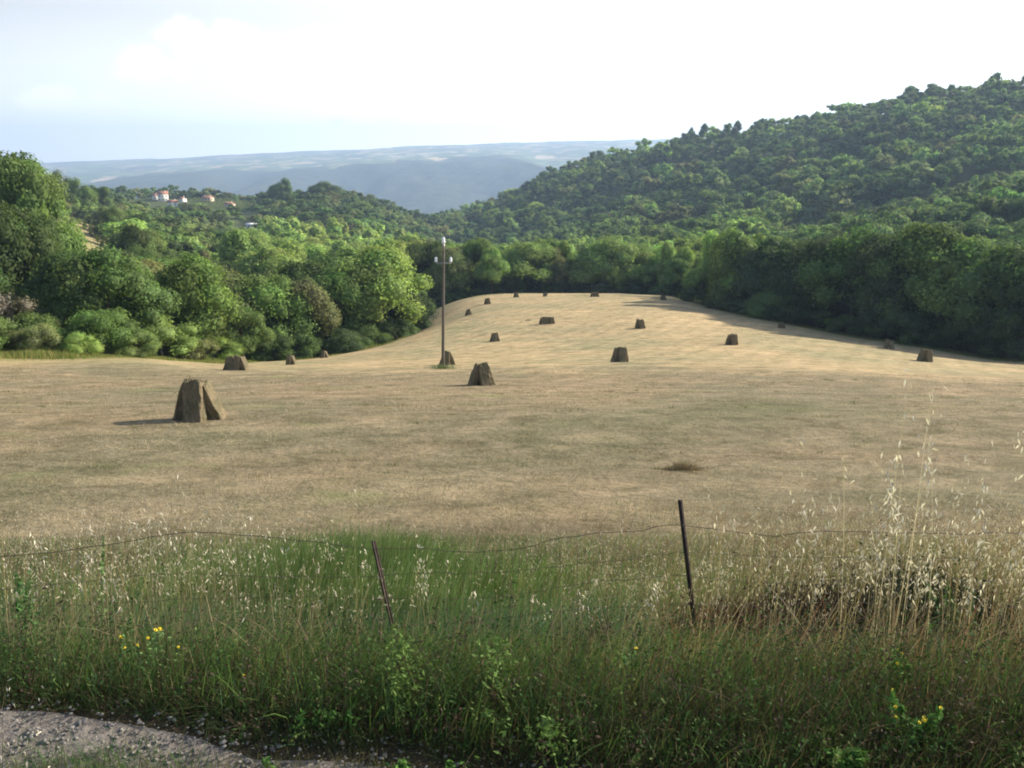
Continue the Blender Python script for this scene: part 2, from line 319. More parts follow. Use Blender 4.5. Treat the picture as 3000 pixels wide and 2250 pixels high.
def build_terrain():
    ys = np.concatenate([np.linspace(-60, 0, 14)[:-1], np.linspace(0, 12, 90)[:-1], np.exp(np.linspace(math.log(12), math.log(1300), 420))])
    u = np.linspace(-1, 1, 460)
    aa = np.sign(u) * (np.abs(u) ** 1.25) * 0.97
    def grid(ys, aa):
        X = aa[None, :] * (np.maximum(ys, 0)[:, None] + 9.0 + 25.0 * np.abs(aa[None, :])); Yy = np.repeat(ys[:, None], len(aa), 1)
        Z = Hgt(X, Yy); return X, Yy, Z
    X, Yy, Z = grid(ys, aa)
    n, m = X.shape
    ye = Yend(X, Yy) + 3 * vnoise(X * .1, Yy * .1, 9, 3)
    wood = np.clip((Yy - ye) / 4, 0, 1)
    # open patches on the hillsides: the little meadow on the left
    mead = ((Yy > 200) & (Yy < 420) & (X / np.maximum(Yy, 1) > a_of_px(62)) & (X / np.maximum(Yy, 1) < a_of_px(122))).astype(float)
    rim = np.clip(1 - np.abs(Yy - ye + 2) / 5, 0, 1) * .8 * (X < 60)
    wood2 = wood * (1 - .9 * mead)
    rim = np.maximum(rim, mead * .55)
    bank = np.clip((9.5 + 1.5 * vnoise(X * .5, Yy * .5, 11, 2) - Yy) / 2.0, 0, 1)
    C = np.stack([wood2, rim, bank], -1)
    idx = np.arange(n * m).reshape(n, m)
    q = np.stack([idx[:-1, :-1], idx[:-1, 1:], idx[1:, 1:], idx[1:, :-1]], -1).reshape(-1, 4)
    V = np.stack([X, Yy, Z], -1).reshape(-1, 3); Cv = C.reshape(-1, 3)
    isf = ((wood[:-1, :-1] < .5) & (Yy[:-1, :-1] > 7.5)).reshape(-1)
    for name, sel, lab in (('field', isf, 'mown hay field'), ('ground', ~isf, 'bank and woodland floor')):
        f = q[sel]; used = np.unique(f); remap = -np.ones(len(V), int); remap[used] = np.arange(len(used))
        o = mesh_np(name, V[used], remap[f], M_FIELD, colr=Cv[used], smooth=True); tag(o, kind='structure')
    # far country
    ys = np.exp(np.linspace(math.log(1300), math.log(9400), 300)); aa = np.linspace(-.97, .97, 420)
    X, Yy, Z = grid(ys, np.sign(np.linspace(-1, 1, 420)) * np.abs(np.linspace(-1, 1, 420)) ** 1.25 * .97)
    n, m = X.shape
    plat = np.clip((Yy - 4000) / 1300, 0, 1)
    C = np.stack([plat * .585, plat, plat], -1).reshape(-1, 3)
    idx = np.arange(n * m).reshape(n, m)
    q = np.stack([idx[:-1, :-1], idx[:-1, 1:], idx[1:, 1:], idx[1:, :-1]], -1).reshape(-1, 4)
    o = mesh_np('far_hills', np.stack([X, Yy, Z], -1).reshape(-1, 3), q, M_FAR, colr=C, smooth=True); tag(o, kind='structure')
build_terrain()

# ------------------------------------------------------------------ gravel track
def road_edge(x):   # the far edge (y) of the gravel at x
    return np.interp(x, [-8, -3, -1.6, -1.17, -.8, -.3, .3, 1, 6], [3.0, 2.55, 2.37, 2.30, 2.22, 2.12, 2.02, 1.9, 1.7])
def build_road():
    xs = np.linspace(-9, 7, 160); t = np.linspace(0, 1, 60)
    X = np.repeat(xs[:, None], 60, 1); Y0 = road_edge(X) + .07 * vnoise(X * 3, X * 0, 21, 3)
    Yy = -3.2 + (Y0 + 3.2) * t[None, :]
    Z = Hgt(X, Yy) + .012 + .012 * vnoise(X * 5, Yy * 5, 22, 3)
    Z[:, -1] -= .04
    idx = np.arange(X.size).reshape(X.shape)
    q = np.stack([idx[:-1, :-1], idx[1:, :-1], idx[1:, 1:], idx[:-1, 1:]], -1).reshape(-1, 4)
    m = simple_mat('gravel_dust', (.115, .10, .088), (.23, .205, .18), 40, .95, .1, .6, 8)
    o = mesh_np('gravel_road', np.stack([X, Yy, Z], -1).reshape(-1, 3), q, m, smooth=True); tag(o, kind='structure')
    # pebbles
    rs = np.random.RandomState(5)
    ico_v, ico_f = ico(1)
    n = 16000
    x = rs.uniform(-2.6, .9, n); y = rs.uniform(1.35, 2.75, n); keep = y < road_edge(x) + .0 + .05 * rs.randn(n); x = x[keep]; y = y[keep]; n = len(x)
    s = .002 + .0068 * rs.rand(n) ** 3.5; z = Hgt(x, y) + .012
    sc_ = np.stack([s * rs.uniform(.8, 1.5, n), s * rs.uniform(.7, 1.2, n), s * rs.uniform(.3, .6, n)], -1)
    V = (ico_v[None] * (1 + .25 * rs.randn(n, len(ico_v), 1))) * sc_[:, None, :]
    an = rs.uniform(0, 6.28, n); c, s_ = np.cos(an)[:, None], np.sin(an)[:, None]
    V = np.stack([V[..., 0] * c - V[..., 1] * s_, V[..., 0] * s_ + V[..., 1] * c, V[..., 2]], -1) + np.stack([x, y, z], -1)[:, None]
    Fc = ico_f[None] + (np.arange(n) * len(ico_v))[:, None, None]
    g = rs.uniform(.12, .24, n); C = np.repeat((g[:, None] * np.array([[1, .94, .86]]))[:, None], len(ico_v), 1)
    o = mesh_np('gravel', V.reshape(-1, 3), Fc.reshape(-1, 3), M_STONE, colr=C.reshape(-1, 3)); tag(o, 'loose pale grey stones scattered over the track', 'gravel', kind='stuff')
def ico(sub):
    import bmesh
    bm = bmesh.new(); bmesh.ops.create_icosphere(bm, subdivisions=sub, radius=1.0)
    v = np.array([p.co[:] for p in bm.verts]); f = np.array([[q.index for q in p.verts] for p in bm.faces]); bm.free(); return v, f
def vcol_mat(name, rough=.9, spec=.15):
    m, t = new_mat(name); o = N(t, 'ShaderNodeOutputMaterial'); b = N(t, 'ShaderNodeBsdfPrincipled', i_Roughness=rough); b.inputs['Specular IOR Level'].default_value = spec
    at = N(t, 'ShaderNodeAttribute', attribute_name='col'); t.links.new(at.outputs['Color'], b.inputs['Base Color']); t.links.new(b.outputs[0], o.inputs[0]); return m
M_STONE = vcol_mat('stones')
build_road()

# ------------------------------------------------------------------ trees
def unit(v): return v / np.maximum(np.linalg.norm(v, axis=-1, keepdims=True), 1e-9)
def leaf_cloud(rs, centers, radii, n, size, up=0.45, jit=0.55, spread=(.78, 1.18), flat=1.0, aspect=1.0):
    """n leaf triangles over the surface of lobes; returns verts (3n,3), lobe id"""
    w = radii ** 2; p = w / w.sum(); k = rs.choice(len(radii), n, p=p)
    d = rs.randn(n, 3); d[:, 2] += up; d = unit(d)
    r = radii[k] * rs.uniform(*spread, n)
    c = centers[k] + d * r[:, None] * np.array([1, 1, flat])
    nrm = unit(d + jit * rs.randn(n, 3) * .6)
    t1 = unit(np.cross(nrm, rs.randn(n, 3))); t2 = np.cross(nrm, t1)
    s = (size * rs.uniform(.6, 1.35, n))[:, None]
    v = np.stack([c + t1 * s * aspect, c - t1 * s * .5 * aspect + t2 * s * .8, c - t1 * s * .5 * aspect - t2 * s * .8], 1)
    return v, k
def crown_mesh_arrays(rs, kind, nleaf, leaf, core=True, nlobe=None):
    """unit-height tree crown (z 0..1)"""
    if kind == 'oak': nl, zc, rz, rr, lr, flat = 34, .49, .46, .38, (.075, .175), .85
    elif kind == 'tall': nl, zc, rz, rr, lr, flat = 30, .54, .43, .26, (.07, .14), 1.0
    elif kind == 'poplar': nl, zc, rz, rr, lr, flat = 26, .52, .44, .15, (.06, .10), 1.5
    elif kind == 'bush': nl, zc, rz, rr, lr, flat = 26, .42, .42, .56, (.13, .27), .8
    elif kind == 'pine': nl, zc, rz, rr, lr, flat = 20, .58, .36, .24, (.08, .14), .8
    if nlobe: nl = nlobe
    d = unit(rs.randn(nl, 3)); d[:, 2] = np.where(d[:, 2] < -.55, -d[:, 2], d[:, 2])
    rad = rs.uniform(.55, 1.0, nl) ** .6
    C = d * rad[:, None] * np.array([rr, rr, rz])
    if kind == 'poplar':
        zz = rs.uniform(-1, 1, nl); wdt = (1 - np.clip(zz, 0, 1) ** 1.5 * .8) * rs.uniform(.3, 1, nl); an = rs.uniform(0, 6.28, nl)
        C = np.stack([np.cos(an) * wdt * rr, np.sin(an) * wdt * rr, zz * rz], -1)
    C[:, 2] += zc
    Rd = rs.uniform(*lr, nl)
    C[:, 2] = np.maximum(C[:, 2], Rd * .6 + (.02 if kind == 'bush' else .05))
    C[:, 2] -= max(0, (C[:, 2] + Rd * flat).max() - 1.0) * (C[:, 2] > .6)
    v, k = leaf_cloud(rs, C, Rd, nleaf, leaf, flat=flat, aspect=1.5 if kind == 'poplar' else 1.0, spread=(.74, 1.28))
    lobec = rs.uniform(.75, 1.28, (nl, 1)) * np.array([[1, 1, 1]]) + rs.uniform(-.08, .08, (nl, 3))
    cl = (lobec[k] * rs.uniform(.65, 1.4, (nleaf, 1)))
    V = v.reshape(-1, 3); Cc = np.repeat(cl, 3, 0); Fs = np.arange(len(V)).reshape(-1, 3)
    if core:
        iv, jf = ico(1)
        cv = (iv[None] * (Rd * .80)[:, None, None] * np.array([1, 1, flat]) * (1 + .12 * rs.randn(nl, len(iv), 1)) + C[:, None]).reshape(-1, 3)
        cf = (jf[None] + (np.arange(nl) * len(iv))[:, None, None]).reshape(-1, 3) + len(V)
        V = np.concatenate([V, cv]); Fs = np.concatenate([Fs, cf]); Cc = np.concatenate([Cc, np.full((len(cv), 3), .95)])
    return V, Fs, np.clip(Cc, .3, 2), C, Rd
def tube(pts, rads, sides=7):
    pts = [Vector(p) for p in pts]; V = []; Fs = []
    for i, p in enumerate(pts):
        t = (pts[min(i + 1, len(pts) - 1)] - pts[max(i - 1, 0)]).normalized()
        a = t.cross(Vector((.3, 1, .1))).normalized(); b = t.cross(a)
        for k in range(sides):
            an = 6.28318 * k / sides; V.append((p + (a * math.cos(an) + b * math.sin(an)) * rads[i])[:])
    for i in range(len(pts) - 1):
        for k in range(sides):
            Fs.append((i * sides + k, i * sides + (k + 1) % sides, (i + 1) * sides + (k + 1) % sides, (i + 1) * sides + k))
    base = len(V); V.append(pts[0][:]); V.append(pts[-1][:]); tri = []
    for k in range(sides):
        tri.append((base, (k + 1) % sides, k)); e = (len(pts) - 1) * sides; tri.append((base + 1, e + k, e + (k + 1) % sides))
    return np.array(V), np.array(Fs), np.array(tri)
class Geo:
    def __init__(s): s.v = []; s.q = []; s.t = []; s.n = 0
    def add(s, V, q=None, t=None):
        V = np.asarray(V, float); s.v.append(V)
        if q is not None and len(q): s.q.append(np.asarray(q) + s.n)
        if t is not None and len(t): s.t.append(np.asarray(t) + s.n)
        s.n += len(V)
    def tube(s, pts, rads, sides=6): s.add(*tube(pts, rads, sides))
    def box(s, c, size, rot=None, top=(1, 1)):
        sx, sy, sz = [k / 2 for k in size]
        V = [Vector((x * sx * (top[0] if z > 0 else 1), y * sy * (top[1] if z > 0 else 1), z * sz)) for z in (-1, 1) for y in (-1, 1) for x in (-1, 1)]
        if rot is not None: V = [rot @ p for p in V]
        V = np.array([(p + Vector(c))[:] for p in V])
        s.add(V, [(0, 1, 3, 2)[::-1], (4, 5, 7, 6), (0, 1, 5, 4), (2, 6, 7, 3), (0, 4, 6, 2), (1, 3, 7, 5)])
    def build(s, name, mat, parent=None, smooth=False):
        fs = []
        if s.q: fs.append(np.concatenate(s.q))
        if s.t: fs.append(np.concatenate(s.t))
        return mesh_np(name, np.concatenate(s.v), fs, mat, parent, smooth=smooth)

def make_proto(kind, seed, nleaf, leaf):
    rs = np.random.RandomState(seed)
    V, Fs, Cc, LC, LR = crown_mesh_arrays(rs, kind, nleaf, leaf)
    root = empty({'bush': 'shrub', 'poplar': 'poplar_tree', 'pine': 'pine_tree'}.get(kind, 'tree'))
    cr = mesh_np('crown', V, Fs, M_CROWN, root, colr=Cc)
    g = Geo(); r0 = .022 if kind != 'bush' else .02
    top = Vector((rs.uniform(-.04, .04), rs.uniform(-.04, .04), .8 if kind != 'bush' else .4))
    g.tube([(0, 0, -.06), (0, 0, 0), top * .35 + Vector((.01, 0, 0)), top * .7, top], [r0 * 1.4, r0 * 1.1, r0 * .8, r0 * .5, r0 * .15], 7)
    for i in rs.choice(len(LR), min(9, len(LR)), replace=False):
        c = Vector(LC[i]); f = min(max(c.z - .25, .12), .7); b = top * (f / top.z)
        g.tube([b, b.lerp(c, .5) + Vector((0, 0, .02)), c], [r0 * .4, r0 * .28, r0 * .1], 5)
    g.build('trunk', M_BARK, root, True)
    return root
PROTO = {}
for k, seeds in (('oak', (1, 2, 3, 4)), ('tall', (11, 12, 13)), ('poplar', (21, 22, 23)), ('bush', (31, 32, 33)), ('pine', (41, 42))):
    PROTO[k] = [make_proto(k, s, {'oak': 13000, 'tall': 11000, 'poplar': 8500, 'bush': 9500, 'pine': 5000}[k], {'oak': .0138, 'tall': .0135, 'poplar': .012, 'bush': .019, 'pine': .014}[k]) for s in seeds]
used = set()
TCOUNT = 0
def put_tree(kind, loc, h, wid, color, label, group, rs, cat='tree', variant=None):
    global TCOUNT
    ps = PROTO[kind]; p = ps[rs.randint(len(ps)) if variant is None else variant % len(ps)]
    if p.name not in used:
        r = p; used.add(p.name); chs = list(p.children)
    else:
        r = p.copy(); col.objects.link(r); chs = []
        for ch in p.children:
            c = ch.copy(); col.objects.link(c); c.parent = r; chs.append(c)
    r.location = loc; r.rotation_euler = (0, 0, rs.uniform(0, 6.28)); r.scale = (h * wid, h * wid, h)
    for c in chs: c.color = (*color, 1)
    tag(r, label, cat, group); TCOUNT += 1
    return r
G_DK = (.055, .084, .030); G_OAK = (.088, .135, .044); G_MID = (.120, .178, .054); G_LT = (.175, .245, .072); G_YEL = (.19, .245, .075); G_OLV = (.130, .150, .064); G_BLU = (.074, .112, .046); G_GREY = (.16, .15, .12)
def vary(rs, c, a=.15): k = 1.3 * rs.uniform(1 - a, 1 + a); return tuple(max(.01, x * k * rs.uniform(.93, 1.07)) for x in c)

rs = np.random.RandomState(77)
occupied = []     # (x, y, r)
# hero trees: px of the axis, distance Y, py of the top, width factor, kind, colour, label
HEROES = [
 (16, 112, 150, .72, 'oak', G_OAK, 'tall broad tree at the left edge of the photo, highest crown of the left slope'),
 (38, 128, 160, .55, 'oak', G_MID, 'big rounded tree on the left slope whose top meets the pale horizon'),
 (-8, 95, 175, .75, 'oak', G_DK, 'dark tree cut off by the left edge of the photo, below the tallest crown'),
 (62, 445, 170, .75, 'oak', G_OAK, 'tree behind the small meadow, directly right of the tall left group'),
 (104, 450, 186, .7, 'oak', G_MID, 'tree above the right corner of the small meadow'),
 (84, 440, 178, .75, 'oak', G_MID, 'rounded tree at the right end of the tall trees on the left slope'),
 (34, 100, 215, .72, 'oak', G_DK, 'shaded dark tree low in the tall group at the left edge'),
 (66, 106, 262, .85, 'oak', G_OAK, 'mid green tree below the small meadow patch on the left slope'),
 (136, 190, 224, .7, 'oak', G_DK, 'dark round tree standing right of the small sloping meadow'),
 (8, 72, 290, 1.1, 'bush', G_GREY, 'grey brown leafless looking shrub at the left edge above the field'),
 (30, 70, 312, 1.2, 'bush', G_OAK, 'green shrub at the foot of the grey leafless shrub on the left'),
 (65, 74, 300, 1.0, 'tall', G_OAK, 'slim green tree beside the grey shrub at the left field edge'),
 (100, 80, 292, .9, 'tall', G_MID, 'bright green young tree at the left end of the field edge'),
 (140, 86, 285, 1.0, 'tall', G_LT, 'yellow green bushy tree in the middle of the left field edge'),
 (205, 92, 300, 1.15, 'oak', G_OLV, 'olive brown rounded tree left of the dark tree behind the wide stook'),
 (243, 92, 306, .85, 'oak', G_OAK, 'dark green bushy tree right behind the wide stook at the left field edge'),
 (222, 104, 277, 1.0, 'oak', G_OLV, 'olive tree above and behind the dark bushy tree on the left edge'),
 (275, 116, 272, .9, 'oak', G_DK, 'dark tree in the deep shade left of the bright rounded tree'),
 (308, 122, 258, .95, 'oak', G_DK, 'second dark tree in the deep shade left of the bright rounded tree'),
 (338, 130, 250, 1.0, 'oak', G_OAK, 'shaded green tree touching the left side of the bright rounded tree'),
 (380, 122, 246, 1.12, 'oak', G_LT, 'large bright green rounded tree at the left corner where the field bends'),
 (398, 134, 318, 1.3, 'bush', G_MID, 'low green shrub at the foot of the large bright rounded tree'),
 (425, 200, 240, .85, 'oak', G_OAK, 'dark leafy tree directly left of the utility pole at the far field edge'),
 (448, 198, 246, .9, 'oak', G_OLV, 'tree behind the upper half of the utility pole'),
 (476, 204, 238, .95, 'oak', G_MID, 'bright tree just right of the utility pole at the far field edge'),
 (492, 196, 248, .8, 'oak', G_LT, 'light green rounded tree ending the clump right of the utility pole'),
 (520, 232, 252, .9, 'oak', G_OAK, 'dark tree in the gap behind the far edge of the field'),
 (545, 215, 252, .9, 'oak', G_MID, 'dark tree behind the crest of the field, left of centre gap'),
 (560, 205, 248, .8, 'oak', G_OLV, 'dark olive tree rising from the shadow behind the field crest'),
 (585, 203, 256, .9, 'oak', G_LT, 'rounded green tree behind the double stook on the crest'),
 (612, 205, 258, .9, 'oak', G_LT, 'first rounded green tree right of the double stook on the crest'),
 (643, 208, 250, .9, 'tall', G_LT, 'pointed light green tree behind the crest between two rounded ones'),
 (676, 190, 256, .9, 'oak', G_MID, 'green tree above the last stook on the right part of the crest'),
 (704, 170, 258, .95, 'oak', G_LT, 'rounded tree where the field crest begins to fall to the right'),
 (750, 148, 260, 1.1, 'oak', G_LT, 'bright round tree standing forward of the dark wood on the right'),
 (728, 164, 262, .8, 'oak', G_MID, 'tree squeezed left of the bright round tree on the right'),
 (722, 230, 230, 1.0, 'tall', G_MID, 'pale tree behind the bright round tree on the right'),
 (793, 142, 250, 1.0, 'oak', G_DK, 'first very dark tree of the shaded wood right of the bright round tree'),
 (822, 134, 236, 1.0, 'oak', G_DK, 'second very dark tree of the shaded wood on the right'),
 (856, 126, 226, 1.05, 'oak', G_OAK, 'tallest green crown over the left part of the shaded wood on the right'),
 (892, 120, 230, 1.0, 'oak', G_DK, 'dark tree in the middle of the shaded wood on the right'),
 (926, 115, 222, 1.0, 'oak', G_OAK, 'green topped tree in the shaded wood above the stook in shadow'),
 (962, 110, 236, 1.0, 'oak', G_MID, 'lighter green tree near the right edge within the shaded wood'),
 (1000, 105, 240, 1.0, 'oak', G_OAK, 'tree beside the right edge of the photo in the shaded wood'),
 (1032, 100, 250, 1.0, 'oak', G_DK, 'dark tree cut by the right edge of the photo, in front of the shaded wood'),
 (702, 800, 123, .8, 'pine', G_BLU, 'pine on the skyline of the right hill, middle of the three'),
 (735, 770, 116, .8, 'pine', G_BLU, 'rightmost and tallest of the three skyline pines on the right hill'),
 (690, 810, 127, .6, 'pine', G_BLU, 'leftmost and smallest of the three skyline pines on the right hill'),
 (325, 720, 181, 1.25, 'bush', G_OAK, 'lone round tree on the ridge between the two wooded knolls'),
 (188, 790, 190, 1.0, 'oak', G_DK, 'dark round tree beside the white house of the hamlet'),
 (172, 800, 191, .7, 'oak', G_OLV, 'small olive tree between the white house and its dark neighbour tree'),
 (283, 705, 178, 1.0, 'oak', G_OAK, 'tree crowning the left wooded knoll on the ridge'),
]
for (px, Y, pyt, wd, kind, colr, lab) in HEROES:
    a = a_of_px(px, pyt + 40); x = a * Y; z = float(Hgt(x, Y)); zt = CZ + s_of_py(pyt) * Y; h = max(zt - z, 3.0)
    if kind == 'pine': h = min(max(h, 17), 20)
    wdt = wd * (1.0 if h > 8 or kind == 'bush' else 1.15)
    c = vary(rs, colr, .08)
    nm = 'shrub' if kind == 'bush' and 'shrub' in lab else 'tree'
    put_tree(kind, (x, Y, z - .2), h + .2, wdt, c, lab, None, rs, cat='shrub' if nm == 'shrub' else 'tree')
    occupied.append((x, Y, h * .3 * wdt))

# filling woods: candidates on a jittered grid, denser near
cand = []
def region_kind(px, py, a, Y, rs):
    """kind, colour, height range, label, group for a wood tree whose base is seen near px,py"""
    r = rs.rand()
    if px < 425 and Y < (170 if px > 235 else 230):
        return ('oak' if r < .6 else 'tall', [G_OAK, G_OLV, G_MID, G_DK][rs.choice(4, p=[.33, .25, .17, .25])], (8, 13), 'L')
    if 240 < px < 425 and Y < 430:
        return ('poplar' if r < .75 else 'tall', [G_LT, G_YEL, G_MID][rs.choice(3, p=[.5, .35, .15])], (15, 21), 'P')
    if px < 425 and Y < 560:
        return ('oak' if r < .75 else 'tall', [G_OAK, G_OLV, G_MID, G_LT][rs.choice(4, p=[.3, .2, .3, .2])], (7, 13), 'M')
    if px < 440:
        return ('oak', [G_OAK, G_OLV, G_MID, G_BLU][rs.randint(4)], (7, 13), 'K')
    if Y < 300:
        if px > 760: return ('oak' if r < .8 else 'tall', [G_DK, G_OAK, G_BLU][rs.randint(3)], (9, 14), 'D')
        return ('oak' if r < .5 else 'poplar', [G_MID, G_LT, G_LT][rs.randint(3)], (10, 15), 'V')
    if px > 760 and 230 < Y < 425:
        return ('bush' if r < .7 else 'poplar', [G_OLV, G_MID, G_LT, G_YEL][rs.choice(4, p=[.2, .3, .3, .2])], (2.5, 5.5) if r < .7 else (5, 8), 'S')
    if Y < 430 and px < 760: return ('poplar' if r < .45 else 'oak', [G_LT, G_MID, G_OAK][rs.choice(3, p=[.35, .35, .3])], (10, 16), 'V')
    return ('oak' if r < .62 else ('bush' if r < .8 else ('tall' if r < .93 else 'poplar')), [G_OAK, G_BLU, G_MID, G_DK, G_OLV, G_LT][rs.choice(6, p=[.27, .15, .27, .10, .13, .08])], ((7, 13) if r > .14 else (14, 19)) if not .62 < r < .8 else (5, 9), 'H')
Y = 62.0
cum = np.maximum.accumulate(T, axis=1)
tr_list = []
HSP0 = [(156, 201, 7), (164, 201, 8), (173, 206, 7), (184, 206, 5), (208, 201, 8), (219, 203, 8), (230, 208, 7), (256, 203, 10), (259, 190, 11), (253, 228.5, 9), (311, 190, 6)]
HSP = [(90, 247, 20, 214)] + [(a_, b_, c_, ground(a_, b_, 1000).y) for a_, b_, c_ in HSP0]
def hides_house(a, y, top, h):
    px = 512 + a * F * .98; s = (top - CZ) / y
    for hp, hy, hw, hY in HSP:
        if abs(px - hp) < hw + h * (520 if hw == 20 else 300) / y and y < hY + 12 and s > s_of_py(hy - 1.5): return True
    return False
def wood_rows():
    Y = 60.0
    while Y < 1080:
        sp = 6.6 + min(Y, 900) * .0034 + 2.6 * np.clip((Y - 380) / 120, 0, 1)
        xs = np.arange(-.72 * Y - 10, .74 * Y + 10, sp)
        for x in xs:
            xx = x + rs.uniform(-.45, .45) * sp; yy = Y + rs.uniform(-.45, .45) * sp
            a = xx / yy
            if yy < float(Yend(xx, yy)) + 3.5: continue
            i = int(np.clip((a - A0) / (A1 - A0) * (NA - 1), 0, NA - 1)); j = int(np.clip((math.log(yy) - LN0) / (LN1 - LN0) * (NL - 1), 0, NL - 1))
            z = float(Hgt(xx, yy)); 
            px = 512 + a * F * .98; 
            kind, c, hr, reg = region_kind(px, 0, a, yy, rs)
            h = rs.uniform(*hr)
            if (z + h - CZ) / yy < cum[i, j] - .003: continue
            # small meadow and clearings stay open
            if a_of_px(64) < a < a_of_px(116 + (12 if yy < 300 else 0)) and 195 < yy < 415: continue
            if a_of_px(192) < a < a_of_px(262) and 690 < yy < 830 and rs.rand() < .75: continue
            if a_of_px(150) < a < a_of_px(196) and 730 < yy < 800: continue
            if a_of_px(243) < a < a_of_px(262) and 560 < yy < 700: continue
            if hides_house(a, yy, z + h, h): continue
            if any((xx - ox) ** 2 + (yy - oy) ** 2 < (orr * .8) ** 2 for ox, oy, orr in occupied): continue
            tr_list.append([xx, yy, z, h, kind, c, reg, px])
        Y += sp
wood_rows()
# canopy visibility: walk outwards per narrow column with the tree tops in front
tr_list.sort(key=lambda t: t[1])
nb = 360; hor = np.full(nb, -9.0)
vis = []
for t in tr_list:
    xx, yy, z, h, kind, c, reg, px = t
    a = xx / yy; b0 = int((a + .75) / 1.5 * nb); wr = max(1, int(h * .3 / yy / 1.5 * nb))
    lo, hi = max(0, b0 - wr), min(nb, b0 + wr + 1)
    if hi <= lo: continue
    top = (z + h - CZ) / yy
    exposed = top - hor[lo:hi].min()
    if exposed > -.001: vis.append((exposed * min(1, h / yy * 10), t))
    seg = hor[lo:hi]; np.maximum(seg, (z + h * .62 - CZ) / yy, out=seg)
vis.sort(key=lambda q: -q[0])
indiv = vis[:270]; rest = [t for _, t in vis[270:]]
KN = {'oak': 'rounded', 'tall': 'upright', 'poplar': 'slender', 'bush': 'bushy', 'pine': 'pine'}
SH = {G_DK: 'dark', G_OAK: 'mid green', G_MID: 'fresh green', G_LT: 'light green', G_YEL: 'yellowish', G_OLV: 'olive', G_BLU: 'bluish'}
BASEL = {'L': 'in the gully wood', 'P': 'in the pale valley wood', 'M': 'on the slope under the hamlet', 'K': 'on the left ridge', 'D': 'in the shaded right wood',
 'S': 'on the sunny right spur', 'V': 'beyond the field crest', 'H': 'on the right hill'}
LM = [(25, 'at the left photo edge'), (60, 'above the grey shrub'), (110, 'by the small meadow'), (150, 'right of the small meadow'), (185, 'below the white house'), (215, 'above the nearest stook'), (255, 'above the wide stook'), (295, 'below the left knoll'),
 (335, 'above the small rim stook'), (385, 'by the bright rounded tree'), (425, 'above the field bend'), (455, 'behind the utility pole'), (485, 'just right of the pole'), (522, 'above the leftmost crest stook'), (560, 'above the tipped stook'), (600, 'above the double stook'),
 (640, 'right of the double stook'), (680, 'above the last crest stook'), (715, 'left of the bright round tree'), (760, 'behind the bright round tree'), (800, 'above the farthest shaded stook'), (845, 'between the shaded stooks'), (890, 'above the tall pale oat'), (935, 'above the rightmost stook'),
 (965, 'right of the rightmost stook'), (1000, 'near the right photo edge'), (9999, 'at the right photo edge')]
def tree_label(kind, c, h, px, Y, reg):
    place = next(p for lim, p in LM if px < lim)
    size = 'low' if h < 8 else ('tall' if h > 11.5 else 'medium')
    return f"{size} {SH[c]} {KN[kind]} {'shrub' if kind == 'bush' else 'tree'} {place}, {BASEL[reg]}"
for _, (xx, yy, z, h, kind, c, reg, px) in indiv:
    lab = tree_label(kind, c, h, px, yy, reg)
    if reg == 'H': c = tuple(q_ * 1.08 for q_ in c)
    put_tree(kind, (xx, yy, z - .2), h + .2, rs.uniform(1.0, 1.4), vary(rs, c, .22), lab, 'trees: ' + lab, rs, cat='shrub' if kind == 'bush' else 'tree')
# shrubs that close the foot of the wood all along the field edge
pxe = -22.0; k = 0
while pxe < 1050:
    a = a_of_px(pxe, 320); ye = float(np.interp(a, YE_A, YE_V)); yy = ye + rs.uniform(1.5, 4.5); xx = a * yy; h = rs.uniform(1.6, 4.2) * (1.25 if pxe > 770 else 1)
    if 425 < pxe < 500: h *= .7
    if 150 < pxe < 405: yy = ye + rs.uniform(6, 9); xx = a * yy; h = rs.uniform(3, 5)
    c = ([G_DK, G_OAK, G_DK, G_BLU] if pxe > 770 else ([G_OAK, G_DK, G_BLU, G_DK] if pxe > 260 else [G_OLV, G_MID, G_OAK, G_LT]))[rs.randint(4)]
    put_tree('bush', (xx, yy, float(Hgt(xx, yy)) - .15), h, rs.uniform(1.0, 1.5), vary(rs, c, .2), f"{'low' if h < 3 else 'tall'} {SH[c]} shrub at the foot of the wood, {next(p for lim, p in LM if pxe < lim)}", 'shrubs at the foot of the wood ' + next(p for lim, p in LM if pxe < lim), rs, cat='shrub')
    pxe += h * F / yy * rs.uniform(.55, .9) * 1.0
# the mass of farther wood: one object per wood area
def wood_mass(name, trees, label):
    Vs, Fs, Cs = [], [], []; n0 = 0
    lib = {}
    for (xx, yy, z, h, kind, c, reg, px) in trees:
        lod = 0 if yy < 380 else (1 if yy < 620 else 2)
        key = (kind, rs.randint(5), lod)
        if key not in lib:
            nl = (900, 560, 340)[lod]; lf = (.036, .042, .052)[lod] * (1.35 if kind == 'bush' else (.8 if kind == 'poplar' else 1))
            lib[key] = crown_mesh_arrays(np.random.RandomState(hash_key(key)), kind, nl, lf, True, (18, 14, 11)[lod])[:3]
        V, Fa, Cc = lib[key]
        an = rs.uniform(0, 6.28); ca, sa = math.cos(an), math.sin(an); w = h * (rs.uniform(1.1, 1.7) if h < 13 else rs.uniform(.95, 1.3))
        P3 = np.stack([(V[:, 0] * ca - V[:, 1] * sa) * w + xx, (V[:, 0] * sa + V[:, 1] * ca) * w + yy, V[:, 2] * h + z - .2], -1)
        Vs.append(P3); Fs.append(Fa + n0); n0 += len(V); Cs.append(Cc * np.array(vary(rs, c, .30)) * (1 + .28 * float(vnoise(xx / 60, yy / 60, 71, 2))) * (1.12 if reg == 'H' else 1))
    if not Vs: return
    o = mesh_np(name, np.concatenate(Vs), np.concatenate(Fs), M_WOOD, colr=np.concatenate(Cs)); tag(o, label, 'woodland', kind='stuff')
